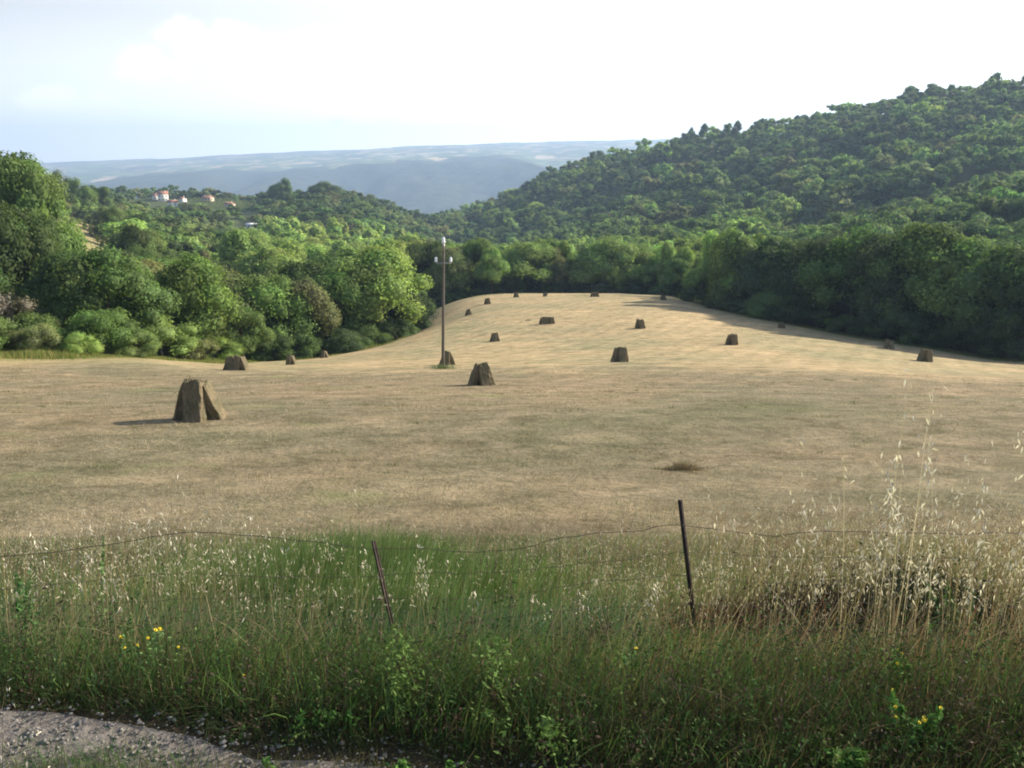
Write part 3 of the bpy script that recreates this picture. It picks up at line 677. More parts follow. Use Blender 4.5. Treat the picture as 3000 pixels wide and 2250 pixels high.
def hash_key(k): return {'oak': 100, 'tall': 200, 'poplar': 300, 'bush': 400, 'pine': 500}[k[0]] + k[1] * 7 + k[2]
wood_mass('hillside_wood', [t for t in rest if t[6] in 'H'], 'dense green wood covering the slope of the right hill')
wood_mass('spur_scrub', [t for t in rest if t[6] in 'SD'], 'sunny scrub and trees between the shaded wood and the right hill')
wood_mass('valley_wood', [t for t in rest if t[6] in 'VP'], 'pale green wood filling the valley beyond the field')
wood_mass('ridge_wood', [t for t in rest if t[6] in 'LMK'], 'mixed wood on the slope and ridge left of the valley')
0 and print('TREES indiv', TCOUNT, 'rest', len(rest), 'cands', len(tr_list))
for ps in PROTO.values():
    for p in ps:
        if p.name not in used:
            for ch in list(p.children): bpy.data.objects.remove(ch)
            bpy.data.objects.remove(p)


# ------------------------------------------------------------------ hay bales in stooks
def hay_material():
    m, t = new_mat('pressed_hay'); L = t.links.new
    o = N(t, 'ShaderNodeOutputMaterial'); b = N(t, 'ShaderNodeBsdfPrincipled', i_Roughness=0.95); L(b.outputs[0], o.inputs[0]); b.inputs['Specular IOR Level'].default_value = .08
    tc = N(t, 'ShaderNodeTexCoord'); mp = N(t, 'ShaderNodeMapping'); mp.inputs['Scale'].default_value = (3, 3, .9); L(tc.outputs['Object'], mp.inputs[0])
    n = N(t, 'ShaderNodeTexNoise', i_Scale=14.0, i_Detail=7.0, i_Roughness=.75, i_Distortion=.8); L(mp.outputs[0], n.inputs['Vector'])
    n2 = N(t, 'ShaderNodeTexNoise', i_Scale=3.0, i_Detail=3.0); L(tc.outputs['Object'], n2.inputs['Vector'])
    r = ramp(t, [(.3, (.085, .073, .05)), (.5, (.18, .155, .105)), (.72, (.31, .275, .195))]); L(n.outputs[0], r.inputs[0])
    r2 = ramp(t, [(.35, (.75, .78, .66)), (.65, (1.1, 1.0, .95))]); L(n2.outputs[0], r2.inputs[0])
    mx = N(t, 'ShaderNodeMixRGB', blend_type='MULTIPLY', i_0=1.0); L(r.outputs[0], mx.inputs[1]); L(r2.outputs[0], mx.inputs[2]); L(mx.outputs[0], b.inputs['Base Color'])
    bp = N(t, 'ShaderNodeBump', i_Strength=.9, i_Distance=.03); L(n.outputs[0], bp.inputs['Height']); L(bp.outputs[0], b.inputs['Normal'])
    return m
M_HAY = hay_material(); M_TWINE = simple_mat('twine', (.16, .11, .05), (.3, .2, .1), 30)
def bale_proto(seed):
    import bmesh
    rs = np.random.RandomState(seed)
    bm = bmesh.new(); bmesh.ops.create_cube(bm, size=1.0)
    bmesh.ops.scale(bm, vec=(.45, .33, 1.02), verts=bm.verts)
    bmesh.ops.bevel(bm, geom=list(bm.edges), offset=.022, segments=1, affect='EDGES')
    bmesh.ops.subdivide_edges(bm, edges=[e for e in bm.edges if e.calc_length() > .15], cuts=7, use_grid_fill=True)
    bmesh.ops.translate(bm, vec=(0, 0, .49), verts=bm.verts)
    for v in bm.verts:
        c = v.co; k = .007 * math.sin(c.z * 9 + seed) + .006 * math.sin(c.x * 17 + c.z * 23 + seed * 2) + rs.randn() * .010
        n = Vector((c.x, c.y, (c.z - .49) * .3)).normalized(); v.co += n * k
        for zz in (.3, .68):                                   # the pinch of each twine
            d = abs(c.z - zz)
            if d < .05: v.co.x *= 1 - .05 * (1 - d / .05); v.co.y *= 1 - .05 * (1 - d / .05)
        v.co.y += .03 * math.sin(c.z * 2.6 + seed); v.co.x += .018 * math.sin(c.z * 3.3 + seed * 1.7)
        if c.z > .9: v.co.z += rs.uniform(-.02, .03) + .03 * math.sin(c.x * 9 + seed)
    me = bpy.data.meshes.new('hay_bale'); bm.to_mesh(me); bm.free(); me.materials.append(M_HAY)
    for p in me.polygons: p.use_smooth = True
    # loose straws sticking out
    V = np.array([v.co[:] for v in me.vertices]); k = rs.choice(len(V), 900); b0 = V[k]; out = unit(b0 - np.array([0, 0, .49]) * np.array([1, 1, 1]))
    out[:, 2] += .3 * rs.randn(900); out = unit(out + .5 * rs.randn(900, 3)); ln = rs.uniform(.02, .06, 900)[:, None]; sd_ = unit(np.cross(out, rs.randn(900, 3))) * .0035
    T3 = np.stack([b0 - sd_, b0 + sd_, b0 + out * ln], 1).reshape(-1, 3)
    return me, T3
bale_meshes = []
for s_ in (1, 2, 3):
    me, T3 = bale_proto(s_)
    V = np.array([v.co[:] for v in me.vertices]); polys = [list(p.vertices) for p in me.polygons] + [list(range(len(V) + 3 * i, len(V) + 3 * i + 3)) for i in range(len(T3) // 3)]
    m2 = bpy.data.meshes.new('hay_bale'); m2.from_pydata([tuple(v) for v in np.concatenate([V, T3])], [], polys); m2.materials.append(M_HAY)
    bale_meshes.append(m2)
tw = Geo()
for zz in (.3, .68):
    pts = [(-.205, -.158, zz), (.205, -.158, zz), (.205, .158, zz), (-.205, .158, zz), (-.205, -.158, zz)]
    tw.tube([Vector(p) * 1.0 for p in pts], [.004] * 5, 4)
tw_o = tw.build('twine', M_TWINE); tw_me = tw_o.data; bpy.data.objects.remove(tw_o)
def bale(foot, dirv, lean, spin, sc_, label, group, rs, sink=.03):
    """bale standing on its end at foot, its top leaning towards dirv (unit xy) by lean"""
    d = Vector((dirv[0], dirv[1], 0)).normalized()
    up = (Vector((0, 0, 1)) * math.cos(lean) + d * math.sin(lean)).normalized()
    y = (d - up * d.dot(up)).normalized(); x = y.cross(up)
    Mx = Matrix((x, y, up)).transposed()
    Mx = Mx @ Matrix.Rotation(spin, 3, 'Z')
    o = bpy.data.objects.new('hay_bale', bale_meshes[rs.randint(3)]); col.objects.link(o)
    o.matrix_world = Matrix.LocRotScale(Vector(foot) - Vector((0, 0, sink)), Mx.to_quaternion(), Vector((sc_, sc_, sc_)))
    t = bpy.data.objects.new('twine', tw_me); col.objects.link(t); t.parent = o
    tag(o, label, 'hay bale', group)
    return o
def stook(px, py, kind, sc_, yaw, descr, n=4, lean=19):
    rs = np.random.RandomState(int(px * 7 + py)); c = ground(px, py - 1)
    if c.y > 164: yy = 162.0 + (c.x % 3); c = onground(a_of_px(px, py) * yy, yy)
    G = f'bales leaning together in the stook {descr}'
    L = R(lean); ca, sa = math.cos(yaw), math.sin(yaw)
    def pt(dx, dy): x, y = c.x + (dx * ca - dy * sa) * sc_, c.y + (dx * sa + dy * ca) * sc_; return Vector((x, y, float(Hgt(x, y))))
    def rot(dx, dy): return (dx * ca - dy * sa, dx * sa + dy * ca)
    if kind == 'tepee':
        names = ['front', 'right', 'left', 'back'][:n]
        for nm, (dx, dy) in zip(names, [(-.04, -.47), (.45, .02), (-.48, .04), (.06, .48)]):
            bale(pt(dx, dy), rot(-dx, -dy), L + rs.uniform(-.03, .05), rs.uniform(-.12, .12), sc_ * rs.uniform(.95, 1.06), f'{nm} hay bale of the stook {descr}', G, rs)
    elif kind == 'row':
        w = .50; k = 0
        for i in range(n):
            xx = (i - (n - 1) / 2) * w
            nm = ['leftmost', 'second', 'third', 'fourth', 'fifth'][i]
            tw_ = rs.uniform(-.18, .18)
            bale(pt(xx, -.34 + rs.uniform(-.04, .04)), rot(tw_, 1), L * .8, rs.uniform(-.1, .1), sc_ * rs.uniform(.93, 1.05), f'{nm} front hay bale of the stook {descr}', G, rs)
            if i < n - 1 or n < 3: bale(pt(xx + .2, .36), rot(-tw_, -1), L * .8, rs.uniform(-.1, .1), sc_ * rs.uniform(.93, 1.05), f'{nm} rear hay bale of the stook {descr}', G, rs)
        bale(pt(-n * w / 2 - .28, 0), rot(1, 0), L * 1.1, 0.1, sc_, f'left end hay bale of the stook {descr}', G, rs)
        bale(pt(n * w / 2 + .28, 0), rot(-1, 0), L * 1.1, -.1, sc_, f'right end hay bale of the stook {descr}', G, rs)
    elif kind == 'fallen':
        bale(pt(-.2, 0), rot(1, .1), R(52), .2, sc_, f'half fallen hay bale of the stook {descr}', G, rs)
        bale(pt(.5, .1), rot(-1, 0), R(48), .2, sc_ * .9, f'propping hay bale of the stook {descr}', G, rs)
D = 1 / 2212 * 1024
ST = [
 (433, 908, 'tepee', 1.02, .10, 'nearest to the camera, on the left', 4, 21),
 (510, 802, 'row', 1.0, -.25, 'in a wide row at the left field edge', 2, 20),
 (629, 790, 'tepee', .80, -.3, 'at the left edge beside the wide row', 4, 20),
 (701, 775, 'tepee', .80, -.2, 'on the green rim left of the pole', 4, 24),
 (966, 790, 'tepee', 1.0, .1, 'standing behind the foot of the utility pole', 4, 20),
 (1041, 834, 'tepee', 1.06, .5, 'second nearest, right of the pole foot', 4, 22),
 (1069, 740, 'tepee', 1.0, .0, 'right of the pole, above the second nearest stook', 4, 18),
 (1012, 683, 'tepee', .92, .3, 'just right of the pole on the upper slope', 4, 22),
 (1053, 659, 'tepee', 1.05, .1, 'highest of those near the pole', 4, 15),
 (1115, 634, 'tepee', .95, .0, 'leftmost on the far crest of the field', 4, 18),
 (1176, 628, 'fallen', 1.0, .1, 'tipped over on the far crest', 2, 50),
 (1285, 638, 'row', .95, .0, 'amid the far crest', 2, 16),
 (1433, 643, 'tepee', 1.1, .4, 'rightmost on the far crest below the trees', 4, 24),
 (1182, 702, 'row', .92, .12, 'longest in mid field', 3, 15),
 (1383, 712, 'tepee', 1.12, .2, 'in the centre right of the upper field', 4, 17),
 (1339, 784, 'tepee', 1.12, .35, 'large and right of centre', 4, 17),
 (1581, 747, 'tepee', 1.05, .1, 'alone in the sun near the shaded right side', 4, 13),
 (1688, 711, 'row', .80, .0, 'in tree shadow farthest up on the right', 1, 15),
 (1921, 756, 'tepee', 1.0, .2, 'in tree shadow behind the pale oat stalk', 3, 20),
 (1998, 783, 'tepee', 1.15, .3, 'nearest to the right edge, in tree shadow', 4, 16),
]
for s_ in ST: stook(s_[0] * D, s_[1] * D, s_[2], s_[3], s_[4], s_[5], s_[6], s_[7])

# dark clump of raked hay, small lost tuft
def hay_clump(px, py, w, h, n, label):
    rs = np.random.RandomState(int(px)); c = ground(px, py)
    b0 = np.stack([rs.randn(n) * w * .33, rs.randn(n) * w * .22, np.zeros(n)], -1); hh = h * np.exp(-(b0[:, 0] / w * 2.2) ** 2) * rs.rand(n)
    d = unit(np.stack([rs.randn(n), rs.randn(n) * .6, rs.uniform(-.1, .8, n)], -1)); ln = rs.uniform(.08, .22, n)[:, None]
    sd_ = unit(np.cross(d, rs.randn(n, 3))) * .005
    p = b0; p[:, 2] = hh
    xw = c.x + p[:, 0]; yw = c.y + p[:, 1]; p = np.stack([p[:, 0], p[:, 1], Hgt(xw, yw) - c.z + p[:, 2]], -1)
    V = np.stack([p - sd_, p + sd_, p + d * ln], 1).reshape(-1, 3)
    Cc = np.repeat(np.array([[.20, .16, .10]]) * rs.uniform(.5, 1.4, (n, 1)), 3, 0)
    o = mesh_np('hay_clump', V, np.arange(len(V)).reshape(-1, 3), M_BLADE, colr=Cc); o.location = c
    tag(o, label, 'hay clump')
hay_clump(683, 470, .42, .06, 800, 'dark flattened clump of raked hay lying alone in the near field right of centre')
hay_clump(528, 321, .7, .2, 300, 'tiny hay tuft left of the longest row of bales in mid field')

# ------------------------------------------------------------------ utility pole
def utility_pole():
    g0 = ground(443, 367.5); Y = g0.y
    root = empty('utility_pole', g0); tag(root, 'tall slim wooden utility pole with three white insulators in the field', 'utility pole')
    topz = CZ + s_of_py(246) * Y - g0.z; k = topz
    lean = .10
    def q(t, dx=0, dy=0, dz=0): return Vector((lean * t * 2.2 + dx, dy, k * t + dz))
    g = Geo(); n = 9
    g.tube([q(i / (n - 1), dz=-.5 if i == 0 else 0) for i in range(n)], [.12 - .05 * i / (n - 1) for i in range(n)], 12)
    m = simple_mat('weathered_pole', (.085, .072, .058), (.19, .165, .135), 5, .85, .2, .4, stretch=(4, 4, .4)); g.build('pole', m, root, True)
    mb = simple_mat('grey_bracket', (.22, .22, .22), (.38, .37, .36), 8, .5, .5, metallic=.5)
    at = 1 - 16.5 / 122.0
    g = Geo(); a = q(at, dy=-.14); h = .50
    g.box(a + Vector((0, 0, 0)), (2 * h + .1, .06, .065)); 
    br = g.build('crossarm', mb, root)
    g = Geo(); g.tube([q(1, dz=-.25), q(1, dz=.2)], [.10, .07], 10); g.build('pole_cap', mb, root)
    mi = simple_mat('porcelain', (.75, .78, .8), (.85, .87, .88), 3, .12, .7)
    def insul(p, s):
        o = empty('insulator', p); bpy.data.objects.remove(o)
        g = Geo(); g.tube([p, p + Vector((0, 0, .12 * s))], [.018, .018], 6); pin = g.build('insulator_pin', mb, root)
        g = Geo(); z0 = .08 * s
        prof = [(.02, 0), (.10, -.02), (.13, .05), (.12, .12), (.085, .15), (.10, .20), (.115, .26), (.08, .32), (.05, .36), (.01, .38)]
        g.tube([p + Vector((0, 0, z0 + zz * s)) for r, zz in prof], [r * s for r, zz in prof], 14)
        g.build('insulator', mi, root, True)
    insul(a + Vector((-h, 0, .03)), .85); insul(a + Vector((h, 0, .03)), .85); insul(q(1, dz=.12), 1.05)
utility_pole()

# ------------------------------------------------------------------ wire fence
def fence():
    root = empty('wire_fence', onground(0, 4.1)); tag(root, 'rusty wire fence on thin leaning iron posts in the roadside weeds', 'fence')
    base = root.location
    mi = simple_mat('rusty_iron', (.022, .017, .015), (.065, .042, .032), 25, .8, .3, .3)
    mw = simple_mat('rusty_wire', (.05, .04, .033), (.12, .09, .07), 40, .7, .4)
    def lp(px, py, Y): return P(px, py, Y) - base
    for (a, b, Ya, Yb) in (((373.5, 541), (404, 678), 4.1, 4.05), ((680, 500), (703, 695), 4.1, 4.05)):
        top = lp(*a, Ya); bot = lp(*b, Yb); ax = (top - bot).normalized()
        g = Geo(); s1 = ax.cross(Vector((0, 1, 0))).normalized(); s2 = ax.cross(s1)
        rt = Matrix((s1, s2, ax)).transposed(); L = (top - bot).length
        g.box(bot + ax * L / 2, (.024, .005, L), rt); g.box(bot + ax * L / 2 + s2 * .0145, (.005, .024, L), rt)   # T section bar
        o = g.build('fence_post', mi, root)
    for (px, pyt, pyb) in ((-60, 556, 660), (1170, 505, 700)):
        g = Geo(); g.box((lp(px, pyt, 4.12) + lp(px, pyb, 4.1)) / 2, (.028, .024, 1.15)); g.build('fence_post', mi, root)
    tops = [(-60, 560), (60, 552), (190, 531), (254, 536), (310, 541), (373, 549), (420, 548), (463, 553), (520, 549), (555, 539), (600, 533), (640, 531), (660, 526), (681, 525), (705, 528), (741, 533), (775, 536), (800, 532), (856, 531), (900, 533), (960, 534), (1024, 533), (1170, 530)]
    offs = [0, 27, 50, 75, 97]
    rsr = random.Random(4)
    pts_all = []
    for k, of in enumerate(offs):
        pts = []
        xs = [t[0] for t in tops]; ys = [t[1] for t in tops]
        x = -60
        while x <= 1170:
            y = float(np.interp(x, xs, ys)) if k == 0 else (np.interp(x, [-60, 373, 681, 1170], [565, 551, 527, 531]) * .6 + .4 * float(np.interp(x, xs, ys)))
            y += of + rsr.uniform(-.7, .7) + (2 * math.sin(x * .021 + k * 2) if k else 0)
            pts.append(lp(x, y, 4.07 + (0.0 if k else -.01))); x += 11
        g = Geo(); g.tube(pts, [.0020 if k == 0 else .0015] * len(pts), 5); g.build('wire', mw, root, True); pts_all.append(pts)
    # vertical wires of the netting, tied to the strands
    for i in range(4, len(pts_all[0]) - 2, 6):
        col_ = [pl[min(i, len(pl) - 1)] + Vector((rsr.uniform(-.01, .01), 0, 0)) for pl in pts_all[0 if i % 2 else 0:]]
        g = Geo(); g.tube(col_, [.0010] * len(col_), 4); g.build('vertical_wire', mw, root)
fence()

# ------------------------------------------------------------------ hamlet
def px_of(x, y, z):
    cy, sy = math.cos(PITCH), math.sin(PITCH); dz = z - CZ
    dep = y * cy - dz * sy; up = y * sy + dz * cy
    return 512 + F * x / dep, 384 - F * up / dep
M_WALL = simple_mat('pale_render', (.74, .70, .62), (.84, .80, .73), 1.0, .9, .1)
M_TILE = simple_mat('clay_tiles', (.26, .125, .085), (.36, .20, .14), 2.0, .9, .1)
M_STONEW = simple_mat('stone_wall', (.42, .33, .24), (.62, .50, .38), 1.5, .9, .1)
M_DARKG = simple_mat('window_dark', (.03, .03, .035), (.05, .05, .06), 2, .2, .5)
M_SHED = simple_mat('grey_sheet_roof', (.22, .24, .28), (.34, .36, .42), 1, .5, .4)
M_WHITE = simple_mat('white_sheet', (.75, .75, .75), (.85, .85, .85), 1, .6, .3)
def house(px, py, Y, w, d, h, yaw, wall, roofm, label, roof_h=1.6, windows=3, cat='house', name='house', sink=0):
    gp = ground(px, py, 1000); ksc = min(max(gp.y / Y, .55), 1.3); x, Y, z = gp.x, gp.y, gp.z; zg = z - 1.0
    root = empty(name, (x, Y, z), yaw); tag(root, label, cat); root.scale = (ksc, ksc, ksc)
    g = Geo(); dep = max(z - zg, 0) + 2.0
    g.box((0, 0, (h - dep) / 2), (w, d, h + dep)); 
    # gables
    g.add([(-w / 2, -d / 2, h), (-w / 2, d / 2, h), (-w / 2, 0, h + roof_h), (w / 2, -d / 2, h), (w / 2, d / 2, h), (w / 2, 0, h + roof_h)], None, [(0, 2, 1), (3, 4, 5)])
    g.build('wall', wall, root)
    g = Geo(); o = .45; t = .22; sl = roof_h / (d / 2)
    for s in (-1, 1):
        V = [(-w / 2 - o, s * (d / 2 + o), h - o * sl + .02), (w / 2 + o, s * (d / 2 + o), h - o * sl + .02), (w / 2 + o, 0, h + roof_h + .02), (-w / 2 - o, 0, h + roof_h + .02)]
        V += [(v[0], v[1], v[2] + t) for v in V]
        g.add(V, [(0, 1, 2, 3), (4, 5, 6, 7), (0, 1, 5, 4), (1, 2, 6, 5), (3, 0, 4, 7), (2, 3, 7, 6)])
    rf = g.build('roof', roofm, root)
    if cat == 'house':
        g = Geo(); g.box((w * .25, .4, h + roof_h + .3), (.7, .7, 1.4)); g.build('chimney', wall, rf)
    for i in range(windows):
        for fl in range(2 if h > 5 else 1):
            g = Geo(); wx = -w / 2 + w * (i + .5) / windows
            g.box((wx, -d / 2 - .01, 1.6 + fl * 2.9), (.9, .06, 1.3)); wo = g.build('window', M_DARKG, root)
    if cat == 'house':
        g = Geo(); g.box((w / 2 + .01, 0, 1.6), (.06, .9, 1.3)); g.build('window', M_DARKG, root)
    return root
house(163.5, 201.5, 770, 8.5, 8, 6.2, .35, M_WALL, M_TILE, 'white two storey house with red tiled roof, largest of the hamlet on the left ridge', 2.2, 3)
house(173, 206.5, 762, 8, 6, 3.6, .35, M_WALL, M_TILE, 'low white outbuilding with red roof in front of the white two storey house', 1.6, 2)
house(156, 199.5, 790, 5, 6, 3.6, .2, M_WALL, M_TILE, 'small white annex with red roof at the left side of the hamlet', 1.5, 1)
house(183.5, 206.5, 765, 4.0, 5, 6.5, -.5, M_WALL, M_TILE, 'narrow white tower like house beside the dark round tree', 1.2, 1)
house(208, 201, 790, 9, 6, 3.0, -.3, M_STONEW, M_TILE, 'low stone building, left end of the pale row right of the hamlet', 1.3, 3)
0 and house(219, 203.5, 780, 9, 6, 3.2, -.4, M_WALL, M_TILE, 'low pale building in the middle of the row right of the hamlet', 1.3, 3)
house(230, 208, 770, 8, 6, 3.4, -.5, M_STONEW, M_TILE, 'stone building at the right end of the pale row beside the vines', 1.3, 2)
house(256, 202, 760, 13, 8, 2.6, 0, M_STONEW, M_SHED, 'long shed with blue grey metal roof near the left knoll', 1.0, 3, 'shed', 'shed')
house(259, 190, 860, 14, 8, 2.6, .1, M_STONEW, M_TILE, 'long farm roof of red brown tiles on the skyline left of the knoll', 1.6, 2, 'barn', 'barn')
house(253, 228.5, 590, 8, 6, 2.6, .1, M_WHITE, M_WHITE, 'small shed with bright white roof below the knoll', .9, 2, 'shed', 'shed')
house(311, 190, 735, 9, 7, 3, -.1, M_STONEW, M_TILE, 'red roofed farmhouse peeping over the ridge left of the lone round tree', 1.8, 2)

# rows of vines and the little meadow
def vines():
    rs = np.random.RandomState(8); c0 = []; 
    for r in range(14):
        a0, a1 = a_of_px(196), a_of_px(262); Y = 700 + r * 10
        for a in np.arange(a0, a1, .0032):
            if rs.rand() < .85: c0.append((a * Y + rs.randn() * .3, Y + rs.randn() * .5, rs.uniform(1.6, 2.8)))
    for r in range(16):
        Y = 270 + r * 7
        for a in np.arange(a_of_px(74), a_of_px(116), .006):
            if a > a_of_px(80 + (375 - Y) * .25): c0.append((a * Y + rs.randn() * .2, Y + rs.randn() * .3, rs.uniform(1.3, 2.0)))
    c0 = np.array(c0); n = len(c0); L = 34
    z = Hgt(c0[:, 0], c0[:, 1]); d = unit(rs.randn(n, L, 3)); r_ = rs.uniform(.2, .5, (n, L, 1)) * c0[:, None, 2:3] * np.array([.8, .8, 1.0])
    C = np.stack([c0[:, 0], c0[:, 1], z + c0[:, 2] * .5], -1)[:, None] + d * r_
    nr = unit(d + .6 * rs.randn(n, L, 3)); t1 = unit(np.cross(nr, rs.randn(n, L, 3))); t2 = np.cross(nr, t1); s = .34
    V = np.stack([C + t1 * s, C - t1 * s * .5 + t2 * s * .8, C - t1 * s * .5 - t2 * s * .8], 2).reshape(-1, 3)
    Cc = np.repeat(np.array([[.15, .19, .06]]) * rs.uniform(.7, 1.3, (n * L, 1)), 3, 0)
    o = mesh_np('vines', V, np.arange(len(V)).reshape(-1, 3), M_WOOD, colr=Cc); tag(o, 'rows of light green vines on the meadow patch and beside the hamlet', 'vines', kind='stuff')
vines()

# ------------------------------------------------------------------ grasses
def ribbons(b, h, lean, bend, w, colr, seg=3, rs=None, tipw=.15):
    """blades: base b (n,3), length h, lean dir vec (n,2), bend, width w -> verts, tris, colours"""
    n = len(b); ts = np.linspace(0, 1, seg + 1)
    az = rs.uniform(0, 6.28, n); side = np.stack([np.cos(az), np.sin(az), np.zeros(n)], -1)
    P_ = []
    for t in ts:
        off = (lean * (t * .45 + t * t * bend[:, None] * .8)) * h[:, None]
        zz = h * (t * (1 - .28 * np.minimum(bend, 1.3) * t))
        P_.append(np.stack([b[:, 0] + off[:, 0], b[:, 1] + off[:, 1], b[:, 2] + zz], -1))
    V = []; 
    for i, t in enumerate(ts[:-1]):
        ww = (w * (1 - t * (1 - tipw)))[:, None]
        V += [P_[i] - side * ww / 2, P_[i] + side * ww / 2]
    V.append(P_[-1]); V = np.stack(V, 1); m = V.shape[1]
    f = []
    for i in range(seg - 1): a = 2 * i; f += [(a, a + 1, a + 3), (a, a + 3, a + 2)]
    a = 2 * (seg - 1); f.append((a, a + 1, a + 2))
    Fs = np.array(f)[None] + (np.arange(n) * m)[:, None, None]
    return V.reshape(-1, 3), Fs.reshape(-1, 3), np.repeat(colr[:, None], m, 1).reshape(-1, 3), P_
def px_of(x, y, z):
    cy, sy = math.cos(PITCH), math.sin(PITCH); dz = z - CZ
    dep = y * cy - dz * sy; up = y * sy + dz * cy
    return 512 + F * x / dep, 384 - F * up / dep
def scatter(rs, n, y0, y1, pw=1.0, wid=.66, pad=.5):
    y = y0 + (y1 - y0) * rs.rand(n) ** pw; x = rs.uniform(-1, 1, n) * (wid * y + pad); return x, y
def join(lst, name, mat, label, cat):
    n = 0; V = []; Fc = []; C = []
    for v, f, c in lst: V.append(v); Fc.append(f + n); C.append(c); n += len(v)
    o = mesh_np(name, np.concatenate(V), np.concatenate(Fc), mat, colr=np.concatenate(C)); tag(o, label, cat, kind='stuff'); return o
def dens(x, y, seed, sc_): return vnoise(x * sc_, y * sc_, seed, 3)
def leaflets(rs, c, size, colr, updir=.4):
    n = len(c); nr = rs.randn(n, 3); nr[:, 2] = np.abs(nr[:, 2]) + updir; nr = unit(nr); t1 = unit(np.cross(nr, rs.randn(n, 3))); t2 = np.cross(nr, t1); s = size[:, None]
    V = np.stack([c - t1 * s, c + t2 * s * .45, c + t1 * s, c - t2 * s * .45], 1)
    Fq = np.arange(4 * n).reshape(-1, 4); Ft = np.concatenate([Fq[:, [0, 1, 2]], Fq[:, [0, 2, 3]]])
    return V.reshape(-1, 3), Ft, np.repeat(colr, 4, 0)

WIND = np.array([.25, .05])
def bank_edge(x): return road_edge(x) + .02
def green_grass():
    rs = np.random.RandomState(101); out = []
    # dense base sward over the bank
    n = 105000; x, y = scatter(rs, n, 1.6, 8.6, .95)
    pxx, _ = px_of(x, y, Hgt(x, y))
    k = (y > bank_edge(x)); x, y, pxx = x[k], y[k], pxx[k]
    g = dens(x, y, 31, .55); n = len(x)
    right = np.clip((pxx - 700) / 200, 0, 1)
    hol = np.exp(-((pxx - 865) / 170) ** 4 - ((y - 4.65) / 1.35) ** 4)
    h = (.13 + .20 * rs.rand(n)) * (1 + .5 * g) * np.interp(y, [1.6, 2.6, 3.2, 4.0, 5, 6.5, 8.6], [.45, .8, .7, .5, .85, .85, .4]) * (1 - .5 * hol)
    pal = np.array([(.082, .165, .038), (.13, .22, .052), (.076, .15, .072), (.20, .215, .08), (.26, .20, .115), (.10, .065, .042)])
    lf = np.clip((620 - pxx) / 200, 0, 1)
    pr = np.stack([.34 + .2 * g + .40 * lf, .26 + .1 * g + .15 * lf, .20 + .24 * lf, .12 - .1 * g,   .08 + .30 * right - .05 * g + .12 * (y < 3), .06 + .30 * right + .2 * (y < 3.4)], -1); pr = np.clip(pr, .01, None); pr /= pr.sum(1, keepdims=True)
    ci = (rs.rand(n, 1) > np.cumsum(pr, 1)).sum(1).clip(0, 5); c = pal[ci] * rs.uniform(.65, 1.35, (n, 1)) * (1 + .35 * dens(x, y, 38, 1.6))[:, None]
    b = np.stack([x, y, Hgt(x, y) - .01], -1); ln = WIND + rs.randn(n, 2) * .33
    c = c * np.interp(y, [2.0, 2.6, 3.2, 4.2], [.72, .80, 1.0, 1.12])[:, None]  # shade towards the track put into the blade colour
    keep = rs.rand(n) > hol * .85
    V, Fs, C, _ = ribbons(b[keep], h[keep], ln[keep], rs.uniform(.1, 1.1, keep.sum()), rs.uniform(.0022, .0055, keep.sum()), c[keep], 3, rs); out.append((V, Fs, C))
    # lush bright green stand behind the fence, left of centre
    n = 26000; y = rs.uniform(5.3, 7.4, n) + rs.randn(n) * .25; pxv = 360 + 120 * rs.randn(n); x = (pxv - 512) / F * y * 1.04
    wob = dens(x, y, 33, 1.1); k = wob > -.12 + .25 * rs.randn(n); x, y = x[k], y[k]; n = len(x)
    h = rs.uniform(.30, .66, n) * (1 + .35 * wob[k]) * np.interp(y, [5.4, 6.2, 7.6], [.9, 1.05, .8]) * np.clip(1.15 - np.abs(pxv[k] - 375) / 260, .3, 1); b = np.stack([x, y, Hgt(x, y)], -1)
    c = np.array([(.10, .165, .06)]) * rs.uniform(.4, 1.7, (n, 1)) * rs.uniform(.85, 1.15, (n, 3)) * np.array([1, 1, 1]) + rs.rand(n, 1) * np.array([[.03, .01, .0]])
    V, Fs, C, _ = ribbons(b, h, WIND + rs.randn(n, 2) * .16, rs.uniform(0, .9, n), rs.uniform(.0035, .0085, n), c, 3, rs); out.append((V, Fs, C))
    # upright fine blue green stems (wild fennel / broom shoots) in the middle left
    n = 9000; y = rs.uniform(4.2, 5.8, n); pxv = rs.uniform(-20, 640, n); x = (pxv - 512) / F * y * 1.1; k = dens(x, y, 35, 1.1) > -.05; x, y = x[k], y[k]; n = len(x)
    h = rs.uniform(.22, .50, n); b = np.stack([x, y, Hgt(x, y)], -1); c = np.array([(.06, .115, .058)]) * rs.uniform(.7, 1.5, (n, 1))
    V, Fs, C, _ = ribbons(b, h, WIND * .6 + rs.randn(n, 2) * .13, rs.uniform(0, .4, n), rs.uniform(.002, .0038, n), c, 3, rs, .5); out.append((V, Fs, C))
    # clump on the track, bottom left
    n = 2600; x = -1.20 + rs.randn(n) * .16; y = 2.03 + rs.randn(n) * .05; h = rs.uniform(.02, .11, n) * rs.rand(n); b = np.stack([x, y, Hgt(x, y)], -1)
    V, Fs, C, _ = ribbons(b, h, rs.randn(n, 2) * .5, rs.uniform(0, 1, n), rs.uniform(.0015, .003, n), np.array([(.06, .13, .03)]) * rs.uniform(.6, 1.5, (n, 1)), 3, rs); out.append((V, Fs, C))
    n = 2600; x = rs.uniform(-1.5, -.3, n); y = 1.98 + rs.randn(n) * .06 - .0 * x; h = rs.uniform(.02, .09, n); b = np.stack([x, y, Hgt(x, y)], -1)
    V, Fs, C, _ = ribbons(b, h, rs.randn(n, 2) * .6, rs.uniform(0, 1, n), rs.uniform(.0015, .003, n), np.array([(.12, .12, .05)]) * rs.uniform(.6, 1.4, (n, 1)), 2, rs); out.append((V, Fs, C))
